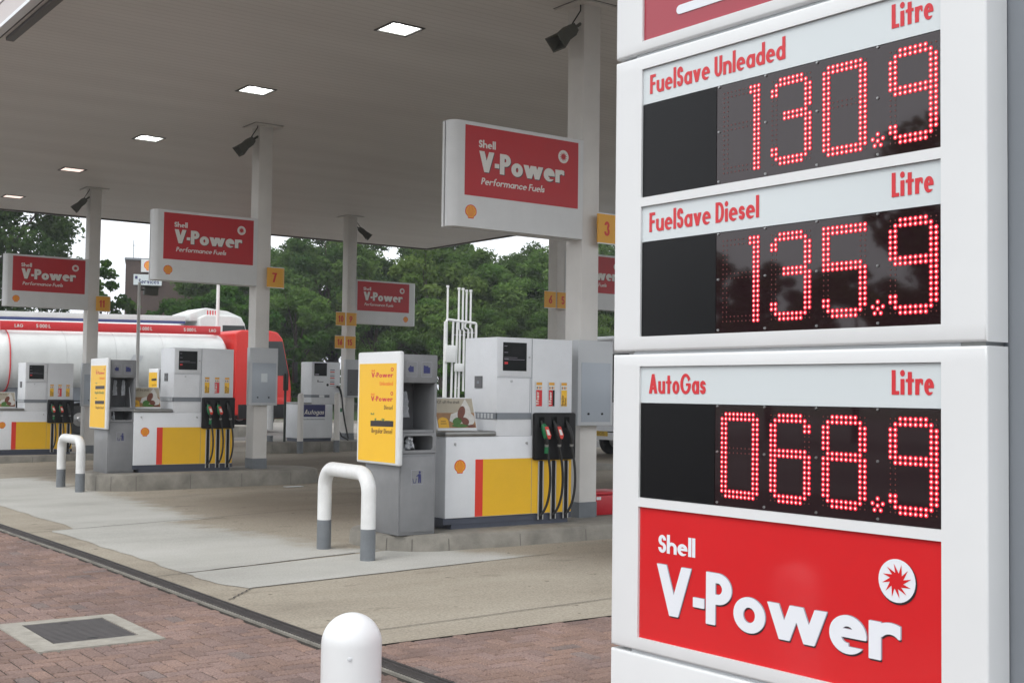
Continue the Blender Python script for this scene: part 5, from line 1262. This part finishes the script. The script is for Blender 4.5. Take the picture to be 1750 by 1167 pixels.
T1 = tanker('white tanker lorry with a red band along its top and a red cab', 10.32, 43.0, .0, .0165, TANKW, TANKRED, TANKRED, CABRED, 8.42, 3.72, 1.45, 3.60,
            [('LAG', .75, .11), ('5 000 L', 1.45, .12), ('5 000 L', 5.0, .12), ('5 000 L', 6.65, .12), ('LAG', 7.62, .11)], None)
mb = MB(); mb.flat([(-.02, 0), (.35, -.04), (.45, .16), (.1, .2)], (4.6, -.02, 2.55), UX, UZ, CASEGREY); mb.build('document_holder', T1)
BLUESTR = mat('blue_stripe', (.05, .07, .2), .4)
T2 = tanker('white tanker lorry with a thin blue stripe, mostly hidden behind the red banded tanker', 9.6, 46.6, .55, .02, TANKW, TANKW, None, TANKW, 9.2, 3.85, 1.5, 3.55, None, BLUESTR)
mb = MB(); mb.prism([(9.0, 3.90), (9.7, 4.14), (10.6, 4.03), (11.2, 3.80), (11.3, 3.6), (9.0, 3.6)], (0, .25, 0), UX, UZ, (0, 2.0, 0), TANKW); df = mb.build('roof_deflector', T2, bevel=.05)
for k in range(4): mb = MB(); mb.box(9.72+k*.11, 9.77+k*.11, .242, .249, 3.62, 4.04, TANKRED); mb.build('red_stripe', df)

t = thing('van', 'white high roofed van with yellow number plate between the nearest column and price sign', 'van', (20.2, 22.55, gz(20, 23)))
mb = MB(); prof = [(0, .45), (5.4, .45), (5.55, .8), (5.5, 1.15), (4.75, 1.35), (4.1, 2.35), (3.4, 2.95), (.25, 3.02), (.04, 2.9), (-.02, 1.2)]
mb.prism(prof, (0, 0, 0), UX, UZ, (0, 2.05, 0), WHITE2); v = mb.build('body', t, bevel=.07, seg=3)
for a, c in ((.12, .98), (1.07, 1.93)):
    mb = MB(); mb.box(-.032, -.005, a, c, 1.35, 2.55, GLASSDK); mb.build('rear_window', t, bevel=.01)
mb = MB(); mb.box(-.14, .12, -.02, 2.07, .42, .68, WHITE2); mb.box(-.15, -.138, .1, 1.95, .60, .64, BLACK); mb.build('rear_bumper', t, bevel=.03)
mb = MB(); mb.box(-.158, -.146, .75, 1.30, .78-.27, .90-.27, PLATEY); pl = mb.build('number_plate', t)
mb = MB(); text(mb, 'KX05', (-.160, 1.26, .535), (0, -1, 0), UZ, .075, TXTDK, fit=.40, w=.14, h=.13, c=.7); mb.build('lettering', pl)
for yy in (.02, 1.85): mb = MB(); mb.box(-.035, .0, yy, yy+.18, .95, 1.4, REDPL); mb.build('tail_light', t, bevel=.01)
mb = MB(); mb.prism([(4.02, 2.28), (4.70, 1.42), (4.74, 1.44), (4.06, 2.31)], (0, .12, 0), UX, UZ, (0, 1.8, 0), GLASSDK); mb.build('windscreen', t)
for wx in (1.0, 4.5):
    for wy in (.12, 1.93): wheel(t, wx, wy, .35, .22)

tag((lambda m_: (m_.box(-.16, .16, -.07, .07, 0, .006, WHITE2), m_.build('paper_scrap', bevel=.002, loc=(9.50, 19.2, gz(9.5, 19.2)+.004)))[1])(MB()), 'flat white paper scrap lying on the concrete lane between the two nearer islands', 'litter')
# ================================================================== BUILDING
BYAW = R(-20)
def on_wall(a, n): return (29.7+a*math.cos(BYAW)+n*math.sin(BYAW), 87.4+a*math.sin(BYAW)-n*math.cos(BYAW))
t = thing('brick_building', 'dark brown brick building in the distance with two signs on its wall', 'building', (29.7, 87.4, 0), BYAW)
mb = MB(); mb.box(0, 14, 0, 7, -.5, 10.85, BRICKDK); wl = mb.build('wall', t)
mb = MB(); mb.box(-.08, 14.08, -.08, 7.08, 10.852, 11.0, SPINE); mb.build('parapet', t)
mb = MB(); mb.tube([(.5, 1, 11.0), (.5, 1, 12.4)], .03, SPINE, 6); mb.tube([(.3, 1, 12.0), (.7, 1, 12.0)], .02, SPINE, 6); mb.build('aerial', t)
for k in range(4):
    for zz in (1.2, 4.6): mb = MB(); mb.box(4.0+k*2.4, 5.2+k*2.4, -.03, .05, zz, zz+1.7, GLASSDK); mb.build('window', t)
x_, y_ = on_wall(1.06, .02)
t = thing('emblem_sign', 'white square sign with a yellow shell emblem high on the dark brick building', 'sign', (x_, y_, 10.0), BYAW)
mb = MB(); mb.box(0, 1.15, -.12, .0, 0, .92, WHITE); mb.build('panel', t)
mb = MB(); pecten(mb, (.55, -.125, .46), UX, UZ, .70, FN); mb.build('shell_emblem', t)
x_, y_ = on_wall(.56, .02)
t = thing('services_sign', 'wide white sign with blue lettering below the shell emblem sign on the brick building', 'sign', (x_, y_, 9.06), BYAW)
mb = MB(); mb.box(0, 1.95, -.12, .0, 0, .76, HEADER); pn = mb.build('panel', t)
mb = MB(); mb.flat([(.10, .42), (.28, .42), (.28, .64), (.10, .64)], (0, -.122, 0), UX, UZ, BLUEP); mb.build('blue_square', pn)
mb = MB(); text(mb, 'Services', (.36, -.122, .10), UX, UZ, .34, BLUEP, fit=1.4, w=.18, h=.16); mb.build('lettering', pn)

# ================================================================== TREES
LEAF = bpy.data.materials.new('leaf'); LEAF.use_nodes = True; nt = LEAF.node_tree; nt.nodes.clear()
at = nt.nodes.new('ShaderNodeAttribute'); at.attribute_name = 'tone'
oi = nt.nodes.new('ShaderNodeObjectInfo'); hsn = nt.nodes.new('ShaderNodeHueSaturation'); hsn.inputs['Saturation'].default_value = 1.22
mr = nt.nodes.new('ShaderNodeMapRange'); mr.inputs['To Min'].default_value = .95; mr.inputs['To Max'].default_value = 1.6; nt.links.new(oi.outputs['Random'], mr.inputs['Value']); nt.links.new(mr.outputs[0], hsn.inputs['Value'])
nt.links.new(at.outputs['Color'], hsn.inputs['Color'])
df_ = nt.nodes.new('ShaderNodeBsdfDiffuse'); tr = nt.nodes.new('ShaderNodeBsdfTranslucent'); ms = nt.nodes.new('ShaderNodeMixShader'); ms.inputs[0].default_value = .45; ou = nt.nodes.new('ShaderNodeOutputMaterial')
nt.links.new(hsn.outputs[0], df_.inputs[0]); nt.links.new(hsn.outputs[0], tr.inputs[0]); nt.links.new(df_.outputs[0], ms.inputs[1]); nt.links.new(tr.outputs[0], ms.inputs[2]); nt.links.new(ms.outputs[0], ou.inputs[0])
BARK = mat('bark', (.06, .048, .036), .9, .3, 6, bump=.5, bscale=12)
def leaf_mesh(name, H, Rr, n, seed, leaf, base=.12, col=((.056, .094, .036), (.102, .148, .060)), nclump=70, sparse=1.0):
    g_ = np.random.default_rng(seed)
    # clumps spread through an uneven crown, more of them near its skin
    d = g_.normal(size=(nclump, 3)); d /= np.linalg.norm(d, axis=1)[:, None]; d[:, 2] = d[:, 2]*.9+.1
    rad = g_.uniform(.35, 1.0, nclump)**.6
    lob = 1+.25*np.sin(d[:, 0]*4+seed)+.2*np.cos(d[:, 1]*5+seed*2)
    zc = H*(base+(1-base)*.5); rz = H*(1-base)*.5
    C = np.stack([d[:, 0]*Rr*rad*lob, d[:, 1]*Rr*rad*lob, zc+d[:, 2]*rz*rad*.95], 1)
    C[:, :2] *= (1-.35*np.clip((C[:, 2]-zc)/rz, 0, 1))[:, None]
    cs = g_.uniform(.10, .21, nclump)*min(Rr*1.5, H*.5)*sparse
    k = g_.integers(0, nclump, n)
    off = g_.normal(size=(n, 3)); off /= np.linalg.norm(off, axis=1)[:, None]; off *= (g_.uniform(0, 1, n)**.45)[:, None]*cs[k][:, None]; off[:, 2] *= .7
    P = C[k]+off
    P[:, 2] = np.maximum(P[:, 2], H*base*.6)
    nr = off/np.maximum(np.linalg.norm(off, axis=1)[:, None], 1e-6)*.8+g_.normal(size=(n, 3))*.7; nr[:, 2] += .35; nr /= np.linalg.norm(nr, axis=1)[:, None]
    a = np.cross(nr, g_.normal(size=(n, 3))); a /= np.linalg.norm(a, axis=1)[:, None]; b = np.cross(nr, a)
    s = leaf*g_.uniform(.6, 1.3, n)[:, None]
    q = np.stack([P-a*s*.9, P-b*s*.48+nr*s*.1, P+a*s*.9, P+b*s*.48+nr*s*.1], 1).reshape(-1, 3)
    me = bpy.data.meshes.new(name); me.vertices.add(4*n); me.loops.add(4*n); me.polygons.add(n)
    me.vertices.foreach_set('co', q.astype(np.float32).ravel()); me.loops.foreach_set('vertex_index', np.arange(4*n, dtype=np.int32)); me.polygons.foreach_set('loop_start', np.arange(0, 4*n, 4, dtype=np.int32))
    me.update(calc_edges=True)
    tt = np.clip(g_.normal(.45, .28, nclump)[k]+g_.normal(0, .18, n), 0, 1)[:, None]
    c = np.array(col[0])*(1-tt)+np.array(col[1])*tt; c = np.concatenate([c, np.ones((n, 1))], 1)
    ca = me.color_attributes.new('tone', 'FLOAT_COLOR', 'POINT'); ca.data.foreach_set('color', np.repeat(c, 4, 0).astype(np.float32).ravel())
    me.materials.append(LEAF); return me, C
def tree_proto(name, label, H, Rr, n, seed, leaf, group, **k):
    t = thing(name, label, 'tree' if name != 'shrub' else 'shrub', (0, 0, 0), 0, group)
    me, C = leaf_mesh('crown', H, Rr, n, seed, leaf, **k); o = bpy.data.objects.new('crown', me); COL.objects.link(o); o.parent = t
    g_ = random.Random(seed); mb = MB(); r0 = H*.018+.03
    top = H*.72; pts = [(g_.uniform(-.02, .02)*H*(i > 0), g_.uniform(-.02, .02)*H*(i > 0), top*i/5-.3*(i == 0)) for i in range(6)]
    mb.tube(pts, [r0*1.25, r0, r0*.85, r0*.65, r0*.45, r0*.2], BARK, 8)
    for c in C[:14]:
        z = min(max(c[2]*.55, H*.12), top*.9); i = min(4, int(z/top*5)); f = z/top*5-i
        p = [pts[i][q]+(pts[i+1][q]-pts[i][q])*f for q in range(3)]
        m_ = [(p[0]+c[0])/2, (p[1]+c[1])/2, (p[2]+c[2])/2+H*.02]; mb.tube([p, m_, list(c)], [r0*.38, r0*.25, r0*.08], BARK, 6)
    mb.build('trunk', t, smooth=True); return t
WOOD = 'trees of the wood behind the forecourt'
WL = ['broad mid green tree in the wood behind the forecourt', 'taller dark green tree in the wood behind the forecourt', 'lighter green loose tree in the wood behind the forecourt', 'slim upright green tree in the wood behind the forecourt']
protos = [tree_proto('tree', WL[0], 10.0, 3.6, 21000, 11, .145, WOOD), tree_proto('tree', WL[1], 11.5, 3.3, 21000, 23, .145, WOOD, col=((.040, .068, .030), (.078, .112, .048))),
          tree_proto('tree', WL[2], 9.0, 3.2, 19000, 37, .145, WOOD, col=((.080, .120, .045), (.135, .180, .075))), tree_proto('tree', WL[3], 10.5, 2.6, 18000, 41, .14, WOOD)]
rt_ = random.Random(12); used = [False]*4
def put(t, d, l, s, rz, dz=0, sz=None):
    p = FD*d+RD*l; t.location = (p.x, p.y, dz); t.scale = (s, s, s*(sz or 1)); t.rotation_euler = (0, 0, rz)
def wood(i, d, l, s, dz, sz=None):
    t = protos[i] if not used[i] else copy_tree(protos[i]); used[i] = True; put(t, d, l, s, rt_.uniform(0, 6.28), dz, sz)
for k, l in enumerate(np.arange(-18.6, 36, 2.35)): wood(rt_.choice([0, 1, 0, 3]), 84+rt_.uniform(-2, 2), l+rt_.uniform(-.8, .8), rt_.uniform(1.04, 1.22), .8)
for k, l in enumerate(np.arange(-16.6, 36, 2.8)): wood(rt_.choice([0, 2, 1, 3]), 75+rt_.uniform(-2, 2), l+rt_.uniform(-1, 1), rt_.uniform(.9, 1.12), .6)
for k, l in enumerate(np.arange(-15.5, 36, 3.6)): wood(rt_.choice([2, 0, 1]), 69.5+rt_.uniform(-1, 1), l+rt_.uniform(-1, 1), rt_.uniform(.55, .78), .5)
SHR = 'shrubs along the grass verge'
sh = tree_proto('shrub', 'dark bushy shrub at the foot of the wood on the grass verge', 3.2, 2.2, 9000, 51, .11, SHR, base=.04, col=((.024, .050, .014), (.062, .110, .030)), nclump=40)
first = True
for l in np.arange(-15, 22, 2.2):
    t = sh if first else copy_tree(sh); first = False; put(t, 66.5+rt_.uniform(-.8, 1.2), l+rt_.uniform(-.6, .6), rt_.uniform(.7, 1.15), rt_.uniform(0, 6.28), .35)
sh2 = tree_proto('shrub', 'small light green bush at the edge of the wood below the back sign', 2.6, 1.7, 4200, 57, .13, None, base=.05, col=((.08, .13, .045), (.14, .20, .07)), nclump=34)
put(sh2, 64.5, -6.6, 1.0, 1.0, .45)
# big tree at far left, behind the tankers
big = tree_proto('tree', 'large dark green tree at the left edge rising behind the third column', 15.5, 4.5, 42000, 63, .15, None, base=.10, col=((.036, .062, .028), (.080, .116, .048)), nclump=120)
put(big, 60, -25.6, 1.0, .4, 0)
bg2 = tree_proto('tree', 'thin leafed tree beside the third column with sky showing through its branches', 8.2, 1.75, 4200, 71, .17, None, base=.08, col=((.028, .056, .020), (.07, .115, .035)), nclump=60, sparse=.8)
put(bg2, 58, -19.5, 1.0, 2.0, 0)
bg3 = tree_proto('tree', 'rounded dark green tree behind the tankers in front of the brick building', 7.2, 2.7, 12000, 79, .17, None, base=.06, col=((.030, .062, .022), (.07, .12, .04)))
bg3['group'] = 'dark trees before the brick building'; put(bg3, 66, -16.4, 1.0, 1.0, 0)
for l_, s_, q_ in ((-18.5, .93, 2.2), (-14.6, 1.03, 4.0)): put(copy_tree(bg3), 66.5, l_, s_, q_, 0)
# trees behind the viewer, seen only as reflections in the price displays
for i, (x, y, s, k) in enumerate([(-34, 24, .66, 1), (-38, 15, .8, 0), (-35, 29, .72, 0), (-36, 34, .74, 3), (-38, 40, .8, 1), (-40, 6, .8, 3), (-38, -3, .85, 0), (-40, -12, .9, 2), (-33, -22, 1.0, 1), (-30, -32, 1.0, 0), (-21, 14.0, 1.12, 2)]):
    t = copy_tree(protos[k]); t.location = (x, y, 0); t.scale = (s, s, s); t.rotation_euler = (0, 0, i*1.3); t['group'] = 'trees behind the viewer reflected in the price displays'; t['label'] = 'tree behind the viewer, reflected in the dark price displays'
# thin summer haze: one closed box of even density round everything
HZ = bpy.data.materials.new('haze'); HZ.use_nodes = True; nt = HZ.node_tree; nt.nodes.clear()
pv = nt.nodes.new('ShaderNodeVolumePrincipled'); pv.inputs['Color'].default_value = (.92, .95, 1.0, 1); pv.inputs['Density'].default_value = .0008; pv.inputs['Anisotropy'].default_value = .2
ou = nt.nodes.new('ShaderNodeOutputMaterial'); nt.links.new(pv.outputs[0], ou.inputs['Volume'])
hz = MB(); hz.box(-910, 910, -910, 910, -2.0, 18.5, HZ); tag(hz.build('haze'), kind='stuff')
bpy.context.view_layer.update()
